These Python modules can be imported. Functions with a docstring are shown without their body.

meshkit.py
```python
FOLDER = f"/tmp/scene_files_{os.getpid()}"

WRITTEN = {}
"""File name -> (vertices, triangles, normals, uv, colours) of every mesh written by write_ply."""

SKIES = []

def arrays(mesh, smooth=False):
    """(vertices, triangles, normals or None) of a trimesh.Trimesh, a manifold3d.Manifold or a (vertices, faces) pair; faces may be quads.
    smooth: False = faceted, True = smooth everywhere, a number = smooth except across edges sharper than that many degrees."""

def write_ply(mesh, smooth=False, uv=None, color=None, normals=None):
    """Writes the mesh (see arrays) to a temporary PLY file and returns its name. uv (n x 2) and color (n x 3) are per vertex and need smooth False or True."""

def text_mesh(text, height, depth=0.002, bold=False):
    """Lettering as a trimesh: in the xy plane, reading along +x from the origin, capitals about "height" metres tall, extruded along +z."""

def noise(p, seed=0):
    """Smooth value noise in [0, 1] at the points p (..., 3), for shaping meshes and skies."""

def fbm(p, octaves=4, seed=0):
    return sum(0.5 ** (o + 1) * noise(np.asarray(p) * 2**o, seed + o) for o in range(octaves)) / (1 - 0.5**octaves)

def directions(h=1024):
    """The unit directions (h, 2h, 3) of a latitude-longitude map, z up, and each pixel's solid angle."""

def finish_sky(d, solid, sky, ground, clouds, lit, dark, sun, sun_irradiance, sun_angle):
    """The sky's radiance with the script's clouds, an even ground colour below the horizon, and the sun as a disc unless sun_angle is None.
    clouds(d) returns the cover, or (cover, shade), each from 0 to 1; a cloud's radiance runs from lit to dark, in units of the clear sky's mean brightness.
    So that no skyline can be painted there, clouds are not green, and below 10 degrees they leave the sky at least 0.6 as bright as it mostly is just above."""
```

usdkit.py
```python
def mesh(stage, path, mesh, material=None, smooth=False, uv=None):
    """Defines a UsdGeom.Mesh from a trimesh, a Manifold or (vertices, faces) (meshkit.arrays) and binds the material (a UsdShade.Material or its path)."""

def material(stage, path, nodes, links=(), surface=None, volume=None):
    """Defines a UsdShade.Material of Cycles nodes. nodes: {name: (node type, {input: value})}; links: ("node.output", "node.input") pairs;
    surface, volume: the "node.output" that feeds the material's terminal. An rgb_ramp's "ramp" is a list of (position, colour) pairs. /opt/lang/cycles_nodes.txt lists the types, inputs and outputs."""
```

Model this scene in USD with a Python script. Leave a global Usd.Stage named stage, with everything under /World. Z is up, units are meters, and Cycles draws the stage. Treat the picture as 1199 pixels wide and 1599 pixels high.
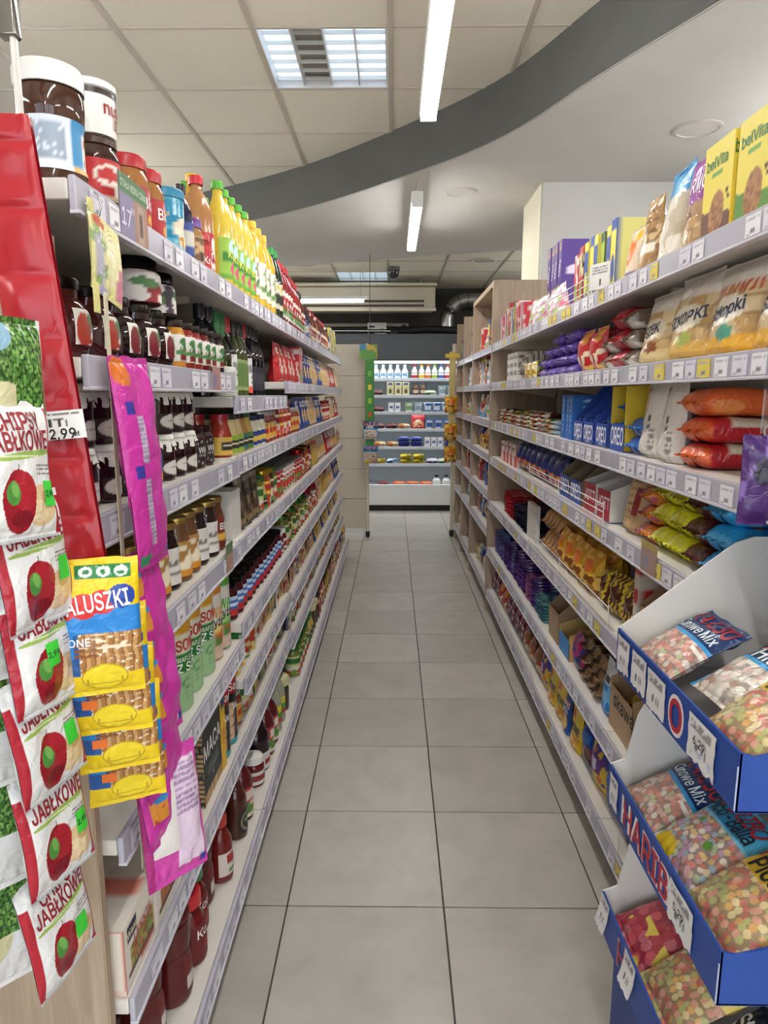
import math, numpy as np, usdkit, meshkit
from scipy.spatial import ConvexHull
from pxr import Usd, UsdGeom, UsdShade, UsdLux, Sdf, Gf, Vt

# ------------------------------------------------------------------ camera, exposure
stage = Usd.Stage.CreateInMemory()
UsdGeom.SetStageUpAxis(stage, 'Z')
WORLD = UsdGeom.Xform.Define(stage, '/World')
stage.SetDefaultPrim(WORLD.GetPrim())
EYE = 1.44
cam = UsdGeom.Camera.Define(stage, '/World/camera')
cam.CreateHorizontalApertureAttr(36.0)
cam.CreateFocalLengthAttr(1055 * 36 / 1199)
cam.CreateClippingRangeAttr((0.05, 100))
cam.CreateExposureAttr(1.48)
cam.AddTranslateOp().Set((0, 0, EYE))
cam.AddRotateZOp().Set(0.733)
cam.AddRotateXOp().Set(90 - 9.81)
cam.CreateFStopAttr(0.0)
TUBE_POWER, TROFFER_POWER, FRIDGE_POWER, WINDOW_POWER = 18.0, 0.62, 4.0, 1.25

# ------------------------------------------------------------------ colour
def L(c):
    """sRGB hex string or 0-255 triple to linear"""
    if isinstance(c, str):
        c = [int(c[i:i + 2], 16) for i in (0, 2, 4)]
    x = np.asarray(c, float) / 255
    return np.where(x < .04045, x / 12.92, ((x + .055) / 1.055) ** 2.4)

def rnd(*k):
    h = 0
    for x in k:
        h = (h * 1000003 + int(x) * 7919 + 12345) & 0xffffffff
    h = ((h ^ (h >> 15)) * 2246822519) & 0xffffffff
    h = ((h ^ (h >> 13)) * 3266489917) & 0xffffffff
    return ((h ^ (h >> 16)) & 0xffffff) / 16777216.0

def vn(x, y, s):
    return meshkit.noise(np.stack([x, y, np.full_like(x, 3.7 * s)], -1), int(s))

def cells(x, y, s):
    ix, iy = np.floor(x).astype(int), np.floor(y).astype(int)
    d1 = np.full(x.shape, 9.0); d2 = d1.copy(); h1 = np.zeros(x.shape)
    for a in (-1, 0, 1):
        for b in (-1, 0, 1):
            cx, cy = ix + a, iy + b
            h = (cx * 374761393 + cy * 668265263 + int(s) * 974711) & 0xffffffff
            h = ((h ^ (h >> 13)) * 1274126177) & 0xffffffff
            h = h ^ (h >> 16)
            px, py = cx + .15 + .7 * (h & 1023) / 1023, cy + .15 + .7 * ((h >> 10) & 1023) / 1023
            d = np.hypot(px - x, py - y)
            m = d < d1
            d2 = np.where(m, d1, np.minimum(d2, d)); h1 = np.where(m, (h >> 5) & 255, h1); d1 = np.where(m, d, d1)
    return d1, d2, h1 / 255.0

def paint(layers, U, V):
    """flat print on a pack: U runs across (0-1), V upwards (0-1)"""
    C = np.zeros(U.shape + (3,)) + .8
    for l in layers:
        k = l[0]
        if k == 'f':
            C[:] = L(l[1])
        elif k == 'r':                      # rectangle u0 u1 v0 v1 col
            C[(U >= l[1]) & (U <= l[2]) & (V >= l[3]) & (V <= l[4])] = L(l[5])
        elif k == 'e':                      # ellipse cu cv ru rv col [angle]
            a = math.radians(l[6]) if len(l) > 6 else 0
            x, y = (U - l[1]), (V - l[2])
            if a:
                x, y = x * math.cos(a) + y * math.sin(a), -x * math.sin(a) + y * math.cos(a)
            C[(x / l[3]) ** 2 + (y / l[4]) ** 2 <= 1] = L(l[5])
        elif k == 'n':                      # noise blotches su sv threshold col seed [u0 u1 v0 v1]
            m = vn(U * l[1], V * l[2], l[5]) > l[3]
            if len(l) > 6:
                m &= (U >= l[6]) & (U <= l[7]) & (V >= l[8]) & (V <= l[9])
            C[m] = L(l[4])
        elif k == 'c':                      # cells su sv [cols] edgecol seed [u0 u1 v0 v1] [ellipse]
            d1, d2, h = cells(U * l[1], V * l[2], l[5])
            cols = np.array([L(q) for q in l[3]])
            cc = cols[np.minimum((h * len(cols)).astype(int), len(cols) - 1)]
            if l[4]:
                cc = np.where(((d2 - d1) < .12)[..., None], L(l[4]), cc)
            m = np.ones(U.shape, bool)
            if len(l) > 6:
                m = (U >= l[6]) & (U <= l[7]) & (V >= l[8]) & (V <= l[9])
                if len(l) > 10:
                    m = ((U - (l[6] + l[7]) / 2) / ((l[7] - l[6]) / 2)) ** 2 + ((V - (l[8] + l[9]) / 2) / ((l[9] - l[8]) / 2)) ** 2 <= 1
            C[m] = cc[m]
        elif k == 'o':                      # round sweets: as cells, discs on a ground colour
            d1, d2, h = cells(U * l[1], V * l[2], l[5])
            cols = np.array([L(q) for q in l[3]])
            cc = np.where((d1 < .50)[..., None], cols[np.minimum((h * len(cols)).astype(int), len(cols) - 1)], L(l[4]))
            m = (U >= l[6]) & (U <= l[7]) & (V >= l[8]) & (V <= l[9])
            C[m] = cc[m]
        elif k == 's':                      # stripes axis freq duty col u0 u1 v0 v1
            t = (U if l[1] == 'u' else V) * l[2] + .08 * np.sin(40 * (V if l[1] == 'u' else U))
            m = (t % 1 < l[3]) & (U >= l[5]) & (U <= l[6]) & (V >= l[7]) & (V <= l[8])
            C[m] = L(l[4])
        elif k == 'x':                      # small print rows u0 u1 v0 v1 rows col
            m = (U >= l[1]) & (U <= l[2]) & (V >= l[3]) & (V <= l[4])
            t = (V - l[3]) / (l[4] - l[3]) * l[5]
            m &= (t % 1 < .55) & (vn(U * 60, np.floor(t) * 5.3, 5) > .38)
            C[m] = L(l[6])
        elif k == 'b':                      # barcode u0 u1 v0 v1 col
            m = (U >= l[1]) & (U <= l[2]) & (V >= l[3]) & (V <= l[4]) & (vn((U - l[1]) / (l[2] - l[1]) * 26, V * 0, 9) > .5)
            C[m] = L(l[5])
        elif k == 'd':                      # diagonal split: below line v = a + b u
            C[V < l[1] + l[2] * U] = L(l[3])
    return C

# ------------------------------------------------------------------ materials (all colours come from the mesh's print, the rest is procedural)
MATS = {}
def mat(name, rough=.5, bump=None, src='attr', **kw):
    p = {'roughness': rough}; p.update(kw)
    nodes, links = {'p': ('principled_bsdf', p), 'a': ('attribute', {'attribute': 'Col'})}, [('a.color', 'p.base_color')]
    if bump:
        nodes['g'] = ('texture_coordinate', {}); nodes['nz'] = ('noise_texture', {'scale': float(bump[0]), 'detail': 2.0, 'distortion': bump[2] if len(bump) > 2 else 0.0})
        nodes['bp'] = ('bump', {'strength': 1.0, 'distance': float(bump[1])})
        links += [('g.object', 'nz.vector'), ('nz.fac', 'bp.height'), ('bp.normal', 'p.normal')]
    MATS[name] = usdkit.material(stage, '/World/Looks/' + name, nodes, links, surface='p.BSDF')
mat('printed_film', .24, (38, .004, 1.0), specular_ior_level=.45)
mat('printed_card', .5)
mat('smooth_film', .26, (9, .003))
mat('matte_paper', .75)
mat('filled_glass', .06, specular_ior_level=.6)
mat('filled_plastic', .16, specular_ior_level=.5)
mat('tin_lid', .28, metallic=.75)
mat('chrome', .18, metallic=1.0)
mat('galvanised', .34, metallic=.9)
mat('plastic', .32)
mat('enamel', .38)
mat('rough_wall', .85, (60, .0015))
mat('juice', .05, transmission_weight=.45)
mat('dark_rubber', .6)
# lamps
for nm, col, st in (('lamp_tube', (1.0, .975, .94), TUBE_POWER), ('lamp_troffer', (.66, .83, 1.0), TROFFER_POWER), ('daylight_pane', (.80, .90, 1.0), WINDOW_POWER), ('lamp_rear', (1.0, .97, .92), 2.4), ('lamp_fridge', (.86, .95, 1.0), FRIDGE_POWER)):
    MATS[nm] = usdkit.material(stage, '/World/Looks/' + nm, {'e': ('emission', {'color': col, 'strength': st})}, [], surface='e.emission')
# clear plastic: transparent with a little gloss
MATS['clear_plastic'] = usdkit.material(stage, '/World/Looks/clear_plastic', {'t': ('transparent_bsdf', {'color': (.93, .93, .95)}), 'g': ('glossy_bsdf', {'roughness': .08}), 
    'm': ('mix_closure', {'fac': .07})}, [('t.BSDF', 'm.closure1'), ('g.BSDF', 'm.closure2')], surface='m.closure')
def ramp_mat(name, scale, stops, rough, vec_scale=(1, 1, 1), detail=4., bump=0., distortion=0., rough2=None, coordinate='position'):
    nodes = {'g': ('geometry', {}) if coordinate == 'position' else ('texture_coordinate', {}), 'm': ('mapping', {'scale': vec_scale}), 'n': ('noise_texture', {'scale': scale, 'detail': detail, 'roughness': .6, 'distortion': distortion}),
             'r': ('rgb_ramp', {'ramp': [(a, tuple(L(c))) for a, c in stops]}), 'p': ('principled_bsdf', {'roughness': rough})}
    links = [('g.' + coordinate, 'm.vector'), ('m.vector', 'n.vector'), ('n.fac', 'r.fac'), ('r.color', 'p.base_color')]
    if bump:
        nodes['b'] = ('bump', {'distance': bump, 'strength': 1.0}); links += [('n.fac', 'b.height'), ('b.normal', 'p.normal')]
    MATS[name] = usdkit.material(stage, '/World/Looks/' + name, nodes, links, surface='p.BSDF')
for k in range(3):
    d = (-5, 0, 5)[k]
    ramp_mat(f'floor_tile_{k}', 5.0 + k, [(.25, (168 + d, 162 + d, 155 + d)), (.5, (180 + d, 174 + d, 167 + d)), (.75, (189 + d, 183 + d, 176 + d))], .36, detail=9., distortion=.4)
ramp_mat('grout', 20., [(.3, '3e3b38'), (.7, '55514d')], .8)
ramp_mat('ceiling_panel_board', 90., [(.3, 'dfdaca'), (.7, 'e6e2d3')], .9, bump=.0008)
ramp_mat('plaster', 3., [(.3, 'c8c8c5'), (.7, 'cfcfcc')], .85)
ramp_mat('plaster_cream', 3., [(.3, 'd9d6c0'), (.7, 'e2dfcb')], .85)
ramp_mat('fascia_grey', 3., [(.3, '595b5a'), (.7, '616362')], .7)
ramp_mat('oak_board', 6., [(.25, '93806c'), (.5, 'a5917d'), (.75, 'b3a08b')], .5, vec_scale=(9, 9, .55), detail=6., distortion=.8)
ramp_mat('back_wall_dark', 4., [(.3, '4a4642'), (.7, '5d5954')], .8)

# ------------------------------------------------------------------ mesh builder
_c = np.array([[sx, sy, sz] for sx in (-1, 1) for sy in (-1, 1) for sz in (-1, 1)], float)
_pts = np.concatenate([np.concatenate([_c * [1, 1, .9], _c * [1, .9, 1], _c * [.9, 1, 1]])])
_cv = np.concatenate([_c * s for s in ([1, .9, .9], [.9, 1, .9], [.9, .9, 1])])
_h = ConvexHull(_cv)
_CF = _h.simplices.copy()
_n = np.cross(_cv[_CF[:, 1]] - _cv[_CF[:, 0]], _cv[_CF[:, 2]] - _cv[_CF[:, 0]])
_CF[(_n * _h.equations[:, :3]).sum(1) < 0] = _CF[(_n * _h.equations[:, :3]).sum(1) < 0][:, ::-1]
_TX = {}
def text2d(s, h, bold=True):
    k = (s, bold)
    if k not in _TX:
        m = meshkit.text_mesh(s, 1.0, .1, bold)
        f = m.faces[m.face_normals[:, 2] > .9]
        used, inv = np.unique(f, return_inverse=True)
        v = np.array(m.vertices)[used][:, :2]
        lo, hi = v.min(0), v.max(0)
        v[:, 0] -= (lo[0] + hi[0]) / 2; v[:, 1] -= .5
        _TX[k] = (v, inv.reshape(-1, 3))
    v, f = _TX[k]
    return v * h, f

class M:
    def __init__(s):
        s.v, s.f, s.c, s.n = [], [], [], 0
    def add(s, v, f, c):
        v = np.asarray(v, float); f = np.asarray(f, int)
        c = L(c) if isinstance(c, (str, tuple)) else np.asarray(c, float)
        s.v.append(v); s.f.append(f + s.n); s.c.append(np.broadcast_to(c, v.shape)); s.n += len(v)
        return s
    def box(s, x0, x1, y0, y1, z0, z1, c, r=None):
        """chamfered box"""
        h = np.array([x1 - x0, y1 - y0, z1 - z0]) / 2; m = np.array([x1 + x0, y1 + y0, z1 + z0]) / 2
        r = min(h) * .25 if r is None else min(r, min(h) * .9)
        v = np.sign(_cv) * h - np.where(np.abs(np.abs(_cv) - .9) < 1e-6, np.sign(_cv) * r, 0)
        return s.add(v + m, _CF, c)
    def grid(s, P, c, flip=False, wrap=False):
        """P (nv, nu, 3) points; c colour or (nv, nu, 3)"""
        nv, nu = P.shape[:2]
        i, j = np.meshgrid(np.arange(nv - 1), np.arange(nu if wrap else nu - 1), indexing='ij')
        j2 = (j + 1) % nu
        a, b, d, e = i * nu + j, i * nu + j2, (i + 1) * nu + j2, (i + 1) * nu + j
        f = np.concatenate([np.stack([a, b, d], -1).reshape(-1, 3), np.stack([a, d, e], -1).reshape(-1, 3)])
        if flip:
            f = f[:, ::-1]
        return s.add(P.reshape(-1, 3), f, c if isinstance(c, (str, tuple)) else np.asarray(c).reshape(-1, 3))
    def lathe(s, prof, c, n=20, centre=(0, 0, 0), axis='z', layers=None, lump=None):
        """prof [(r, z)...] bottom to top; sharp corners are doubled; layers paints it with u round (front = .5) and v up"""
        pr = [np.array(p, float) for p in prof]
        out = [pr[0]]
        for a, b, d in zip(pr, pr[1:], pr[2:]):
            out.append(b)
            t1, t2 = b - a, d - b
            if np.dot(t1, t2) < .8 * np.linalg.norm(t1) * np.linalg.norm(t2):
                out.append(b)
        out.append(pr[-1]); out = np.array(out)
        th = (np.arange(n) / n - .5) * 2 * np.pi
        r, z = out[:, :1], out[:, 1:]
        if lump is not None:
            r = r * lump(th[None, :], z)
        P = np.stack([r * np.cos(th), r * np.sin(th), z + 0 * th], -1)
        if layers is not None:
            U, V = np.meshgrid(np.arange(n) / n, (out[:, 1] - out[0, 1]) / (out[-1, 1] - out[0, 1]))
            c = paint(layers, U, V)
        if axis == 'y':
            P = P[..., [0, 2, 1]] * [1, 1, -1]
        if axis == 'x':
            P = P[..., [2, 1, 0]] * [1, 1, -1]
        return s.grid(P + np.array(centre), c, wrap=True)
    def tube(s, pts, r, c, n=6):
        pts = np.asarray(pts, float)
        t = np.gradient(pts, axis=0); t /= np.linalg.norm(t, axis=1, keepdims=True) + 1e-12
        a = np.cross(t, np.where(np.abs(t[:, 2:]) < .9, [0, 0, 1.], [1., 0, 0])); a /= np.linalg.norm(a, axis=1, keepdims=True)
        b = np.cross(t, a); th = np.arange(n) * 2 * np.pi / n
        P = pts[:, None] + r * (np.cos(th)[None, :, None] * a[:, None] + np.sin(th)[None, :, None] * b[:, None])
        s.grid(P, c, wrap=True)
        for k, fl in ((0, True), (-1, False)):
            f = np.stack([np.zeros(n - 2, int), np.arange(1, n - 1), np.arange(2, n)], -1)
            s.add(P[k], f[:, ::-1] if fl else f, c)
        return s
    def prism(s, poly, axis, a0, a1, c):
        """convex or simple polygon (list of 2-d points, counter-clockwise) extruded along an axis ('x','y','z')"""
        import mapbox_earcut as me
        p = np.asarray(poly, float); n = len(p)
        tri = me.triangulate_float64(p, np.array([n])).reshape(-1, 3).astype(int)
        def lift(a):
            q = np.full((n, 3), a, float)
            q[:, [k for k in range(3) if k != 'xyz'.index(axis)]] = p
            return q
        A, B = lift(a0), lift(a1)
        s.add(A, tri[:, ::-1], c); s.add(B, tri, c)
        for i in range(n):
            j = (i + 1) % n
            s.add([A[i], A[j], B[j], B[i]], [[0, 1, 2], [0, 2, 3]], c)
        return s
    def text(s, t, h, o, xd, yd, c, bold=True, maxw=None):
        v, f = text2d(t, h, bold)
        w = np.ptp(v[:, 0])
        k = 1 if not maxw or w <= maxw else maxw / w
        return s.add(np.asarray(o, float) + v[:, :1] * k * np.asarray(xd, float) + v[:, 1:] * np.asarray(yd, float), f, c)
    def mapped(s, v, f, fn, c):
        return s.add(fn(v[:, 0], v[:, 1]), f, c)

def emit(path, m, material, xf=None):
    v, f, c = np.concatenate(m.v), np.concatenate(m.f), np.concatenate(m.c)
    n, fn = np.zeros_like(v), np.cross(v[f[:, 1]] - v[f[:, 0]], v[f[:, 2]] - v[f[:, 0]])
    for k in range(3):
        np.add.at(n, f[:, k], fn)
    ln = np.linalg.norm(n, axis=1, keepdims=True)
    n = np.where(ln > 1e-14, n / np.maximum(ln, 1e-300), [0, 0, 1.0])
    p = UsdGeom.Mesh.Define(stage, path)
    p.CreatePointsAttr(Vt.Vec3fArray.FromNumpy(v.astype(np.float32)))
    p.CreateFaceVertexCountsAttr(Vt.IntArray.FromNumpy(np.full(len(f), 3, np.int32)))
    p.CreateFaceVertexIndicesAttr(Vt.IntArray.FromNumpy(f.astype(np.int32).ravel()))
    p.CreateSubdivisionSchemeAttr('none')
    p.CreateNormalsAttr(Vt.Vec3fArray.FromNumpy(n.astype(np.float32))); p.SetNormalsInterpolation('vertex')
    UsdGeom.PrimvarsAPI(p).CreatePrimvar('Col', Sdf.ValueTypeNames.Color3fArray, 'vertex').Set(Vt.Vec3fArray.FromNumpy(c.astype(np.float32)))
    UsdShade.MaterialBindingAPI.Apply(p.GetPrim()).Bind(MATS[material])
    return p.GetPrim()

USED = {}
def numbered(path):
    k = USED.get(path, 0); USED[path] = k + 1
    return path if k == 0 else f'{path}_{k:03d}'
def tag(prim, label=None, cat=None, group=None, kind=None):
    for k, v in (('label', label), ('category', cat), ('group', group), ('kind', kind)):
        if v:
            prim.SetCustomDataByKey(k, v)
    return prim
def thing(name, label, cat, loc=(0, 0, 0), rz=0, group=None, kind=None):
    x = UsdGeom.Xform.Define(stage, numbered('/World/' + name))
    x.AddTranslateOp().Set(tuple(map(float, loc)))
    if rz:
        x.AddRotateZOp().Set(float(rz))
    return str(tag(x.GetPrim(), label, cat, group, kind).GetPath())
def part(parent, name, m, material, label=None, kind=None):
    return str(tag(emit(numbered(parent + '/' + name), m, material), label, kind=kind).GetPath())

# ------------------------------------------------------------------ the room
XL, XR, YB, YF, ZC, ZS, ZR = -4.6, 3.6, -3.2, 9.4, 3.02, 2.745, 2.80
def struct(name, m, material, parent=None):
    p = (parent or '/World') + '/' + name
    return str(tag(emit(numbered(p), m, material), kind=None if parent else 'structure').GetPath())
def holder(name):
    x = UsdGeom.Xform.Define(stage, '/World/' + name)
    return str(tag(x.GetPrim(), kind='structure').GetPath())
W3 = 'cfc8bc'
struct('wall_left', M().box(XL - .1, XL, YB, YF, 0, 3.1, W3, .001), 'rough_wall')
struct('wall_right', M().box(XR, XR + .1, YB, YF, 0, 3.1, W3, .001), 'rough_wall')
struct('wall_back', M().box(XL, XR, YB - .1, YB, 0, 3.1, W3, .001), 'rough_wall')
w = holder('window_1')                  # shop front behind the camera
for k in range(3):
    part(w, 'pane', M().box(-2.4 + 1.75 * k, -.75 + 1.75 * k, YB + .012, YB + .02, .5, 2.6, 'ffffff', .001), 'daylight_pane')
    part(w, 'frame', M().box(-2.45 + 1.75 * k, -2.4 + 1.75 * k, YB + .002, YB + .05, .45, 2.65, '8a8c90', .003), 'enamel')
struct('wall_front', M().box(XL, XR, YF, YF + .1, 0, 3.1, '55504b', .001), 'back_wall_dark')
# the column beside the biscuit shelving: its aisle side is cream, its front white
struct('wall_column', M().box(.925, 3.6, 4.52, 5.1, 0, ZS, W3, .001), 'plaster_cream')
struct('wall_column_front', M().box(.935, 3.6, 4.50, 4.5195, 0, ZS, W3, .001), 'plaster')

# floor: slab, then each tile in view
fl = holder('floor')
part(fl, 'grout_bed', M().box(XL, XR, YB, YF, -.1, -.004, '47433f', .001), 'grout')
TP, TX0, TY0 = .4475, -.299, 1.711
k = 0
for i in range(-3, 5):
    for j in range(-2, 17):
        x, y = TX0 + i * TP, TY0 + j * TP
        if (x > 1.3 or x + TP < -.6) and y < 5:
            continue
        part(fl, 'tile', M().box(x + .0022, x + TP - .0022, y + .0022, y + TP - .0022, -.02, 0, '888888', .0012), f'floor_tile_{int(3 * rnd(i + 9, j + 9))}')
far = M()
for x0, x1, y0, y1 in ((XL, TX0 - 3 * TP, YB, YF), (TX0 + 5 * TP, XR, YB, YF), (TX0 - 3 * TP, TX0 + 5 * TP, YB, TY0 - 2 * TP)):
    far.box(x0, x1, y0, y1, -.02, -.0006, '888888', .001)
part(fl, 'surround', far, 'floor_tile_1')

# ceiling: slab above, T-bar grid, each board in view; the lower plaster soffit with its curved grey fascia
ce = holder('ceiling')
part(ce, 'slab', M().box(XL, XR, YB, YF, 3.12, 3.2, W3, .001), 'rough_wall')
from scipy.interpolate import CubicSpline
arc = np.array([(1.46, .2), (1.38, 1.2), (1.26, 2.05), (1.095, 2.54), (.885, 2.98), (.572, 3.72), (.10, 4.33), (-.504, 4.96), (-1.09, 5.42), (-1.9, 5.9), (-3., 6.35), (-4.6, 6.75)])
tt = np.r_[0, np.cumsum(np.hypot(*np.diff(arc, axis=0).T))]
cs = CubicSpline(tt, arc)
curve = cs(np.linspace(0, tt[-1], 90))
curve = np.vstack([[1.46, YB], curve])
def arc_y(x):
    return np.interp(x, curve[::-1, 0], curve[::-1, 1]) if x < 1.45 else YB
GX, GY, GP = -.015, 3.26, .603
for i in range(-4, 3):
    for j in range(-3, 6):
        x, y = GX + i * GP, GY + j * GP
        if min(y - .02, 99) > max(arc_y(x), arc_y(x + GP)) + .1 or (i, j) == (-1, 0):
            continue
        part(ce, 'panel', M().box(x + .006, x + GP - .006, y + .006, y + GP - .006, ZC + .003, ZC + .018, 'd6ccba', .002), 'ceiling_panel_board')
for i in range(-4, 3):
    x = GX + i * GP
    part(ce, 'grid_bar', M().box(x - .012, x + .012, GY - 3 * GP, min(GY + 6 * GP, arc_y(x) + .3), ZC - .002, ZC + .006, 'c3baac', .001), 'enamel')
for j in range(-3, 7):
    y = GY + j * GP
    part(ce, 'grid_bar', M().box(GX - 4 * GP, GX + 3 * GP, y - .007, y + .007, ZC - .001, ZC + .005, 'c9c0b2', .001), 'enamel')
over = M()
for x0, x1, y0, y1 in ((XL, GX - 4 * GP, YB, GY + 6 * GP), (GX - 4 * GP, XR, YB, GY - 3 * GP), (GX + 3 * GP, XR, GY - 3 * GP, GY + 1 * GP)):
    over.box(x0, x1, y0, y1, ZC, ZC + .02, 'd6ccba', .001)
part(ce, 'panel_field', over, 'ceiling_panel_board')
YS1 = [(3.6, 6.05), (1.2, 6.5), (.4, 6.72), (-.3, 6.98), (-1.2, 7.3), (-2.6, 7.6), (-4.6, 7.8)]
poly = [tuple(p) for p in curve[::-1]] + [(3.6, YB)] + YS1
poly = poly if sum(a[0] * b[1] - b[0] * a[1] for a, b in zip(poly, poly[1:] + poly[:1])) > 0 else poly[::-1]
part(ce, 'soffit', M().prism(poly, 'z', ZS, ZS + .02, 'd3cec8'), 'plaster')
fa = M()
P = np.stack([np.c_[curve - .004, np.full(len(curve), z)] for z in (ZS - .001, ZC + .02)])
fa.grid(P, '5e605f', flip=False); fa.grid(P + [.012, .012, 0], '5e605f', flip=True)
part(ce, 'fascia', fa, 'fascia_grey')
# rear board ceiling
for i in range(-4, 4):
    for j in range(0, 5):
        x, y = -.05 + i * .6, 6.1 + j * .6
        if (i, j) == (-1, 3):
            continue
        part(ce, 'panel', M().box(x + .005, x + .595, y + .005, y + .595, ZR, ZR + .015, 'c4bdb0', .002), 'ceiling_panel_board')
for i in range(-4, 5):
    part(ce, 'grid_bar', M().box(-.05 + i * .6 - .011, -.05 + i * .6 + .011, 6.1, 9.1, ZR - .004, ZR + .004, 'aaa396', .001), 'enamel')
for j in range(0, 6):
    part(ce, 'grid_bar', M().box(-2.45, 2.35, 6.1 + j * .6 - .008, 6.1 + j * .6 + .008, ZR - .003, ZR + .003, 'aaa396', .001), 'enamel')

# ------------------------------------------------------------------ lamps
def troffer(x0, y0, z, label, group=None, dark=1):
    t = thing('ceiling_light', label, 'ceiling light', (x0 + .3, y0 + .3, z), 0, group)
    f = M()
    for a in ((-.3, .3, -.3, -.285), (-.3, .3, .285, .3), (-.3, -.285, -.285, .285), (.285, .3, -.285, .285)):
        f.box(*a, -.004, .07, 'd8d8da', .002)
    part(t, 'frame', f, 'enamel')
    for k in range(4):
        xa, xb = -.285 + k * .1425, -.285 + (k + 1) * .1425
        part(t, 'light_panel', M().box(xa + .004, xb - .004, -.28, .28, .05, .06, '8d8883', .001), 'enamel' if k == dark else 'lamp_troffer', 'unlit panel' if k == dark else None)
        lv = M()
        for q in range(7):
            yy = -.27 + q * .09
            lv.box(xa + .004, xb - .004, yy - .0015, yy + .0015, .026, .044, 'dcdcda', .0005)
        lv.box(xb - .004, xb + .004 if k < 3 else xb - .001, -.28, .28, .004, .05, 'd2d2d0', .001)
        part(t, 'louvre', lv, 'enamel')
troffer(GX - GP, GY, ZC + .004, 'square louvred ceiling light with one dark strip, in the board ceiling')
troffer(-.65, 7.9, ZR + .004, 'louvred ceiling light in the rear ceiling beside the camera dome', None, 9)
for i, (x, y) in enumerate(((-2.43, .85), (-2.43, 3.26), (-.615, -1.56))):
    troffer(x, y, ZC + .004, 'louvred ceiling light outside the picture', 'louvred ceiling lights out of view', 9)
def led(x, y0, y1, z, label, group=None, skirt=True):
    t = thing('pendant_lamp', label, 'pendant lamp', (x, (y0 + y1) / 2, z), 0, group)
    h = (y1 - y0) / 2
    hs = M().box(-.036, .036, -h, h, .022, .06, 'e6e6e4', .004)
    for s in (-1, 1) if skirt else ():
        hs.box(s * .0345 - .0012, s * .0345 + .0012, -h, h, -.006, .023, 'e6e6e4', .0004)
    part(t, 'housing', hs, 'enamel')
    if not skirt and x < 1:
        part(t, 'upper_diffuser', M().box(-.03, .03, -h + .05, h - .05, .0605, .064, 'ffffff', .001), 'lamp_rear')
    part(t, 'diffuser', M().box(-.033, .033, -h + .004, h - .004, -.03, .0215, 'ffffff', .012), 'lamp_tube')
    for s in (-1, 1):
        part(t, 'end_cap', M().box(-.034, .034, s * h - .006, s * h + .006, -.031, .06, 'd9d9d6', .003), 'plastic')
        yw = s * (h - .1)
        top = (ZR if (y0 + y1) / 2 > 6.3 else ZS if (y0 + y1) / 2 + yw > arc_y(x) else ZC) - z
        part(t, 'wire', M().tube([(0, yw, .06), (0, yw, top)], .0013, 'c8c8c8', 4), 'chrome')
LX = .146
led(LX, 1.78, 3.07, 2.60, 'long white pendant tube lamp hanging in front of the grey fascia')
led(LX, 4.37, 5.66, 2.60, 'shorter-looking pendant tube lamp hanging below the plaster soffit')
for y in (-.81, -3.1):
    led(LX, y, y + 1.29, 2.55, 'pendant tube lamp outside the picture', 'pendant lamps out of view', False)
for y in (-.81, 1.78, 4.37, 6.9):
    led(-2.35, y, y + 1.29, 2.48, 'pendant tube lamp outside the picture', 'pendant lamps out of view', False)
for y in (-1.9, .6, 2.45, 6.4):
    led(2.2, y, y + 1.29, 2.48, 'pendant tube lamp outside the picture', 'pendant lamps out of view', False)
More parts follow.
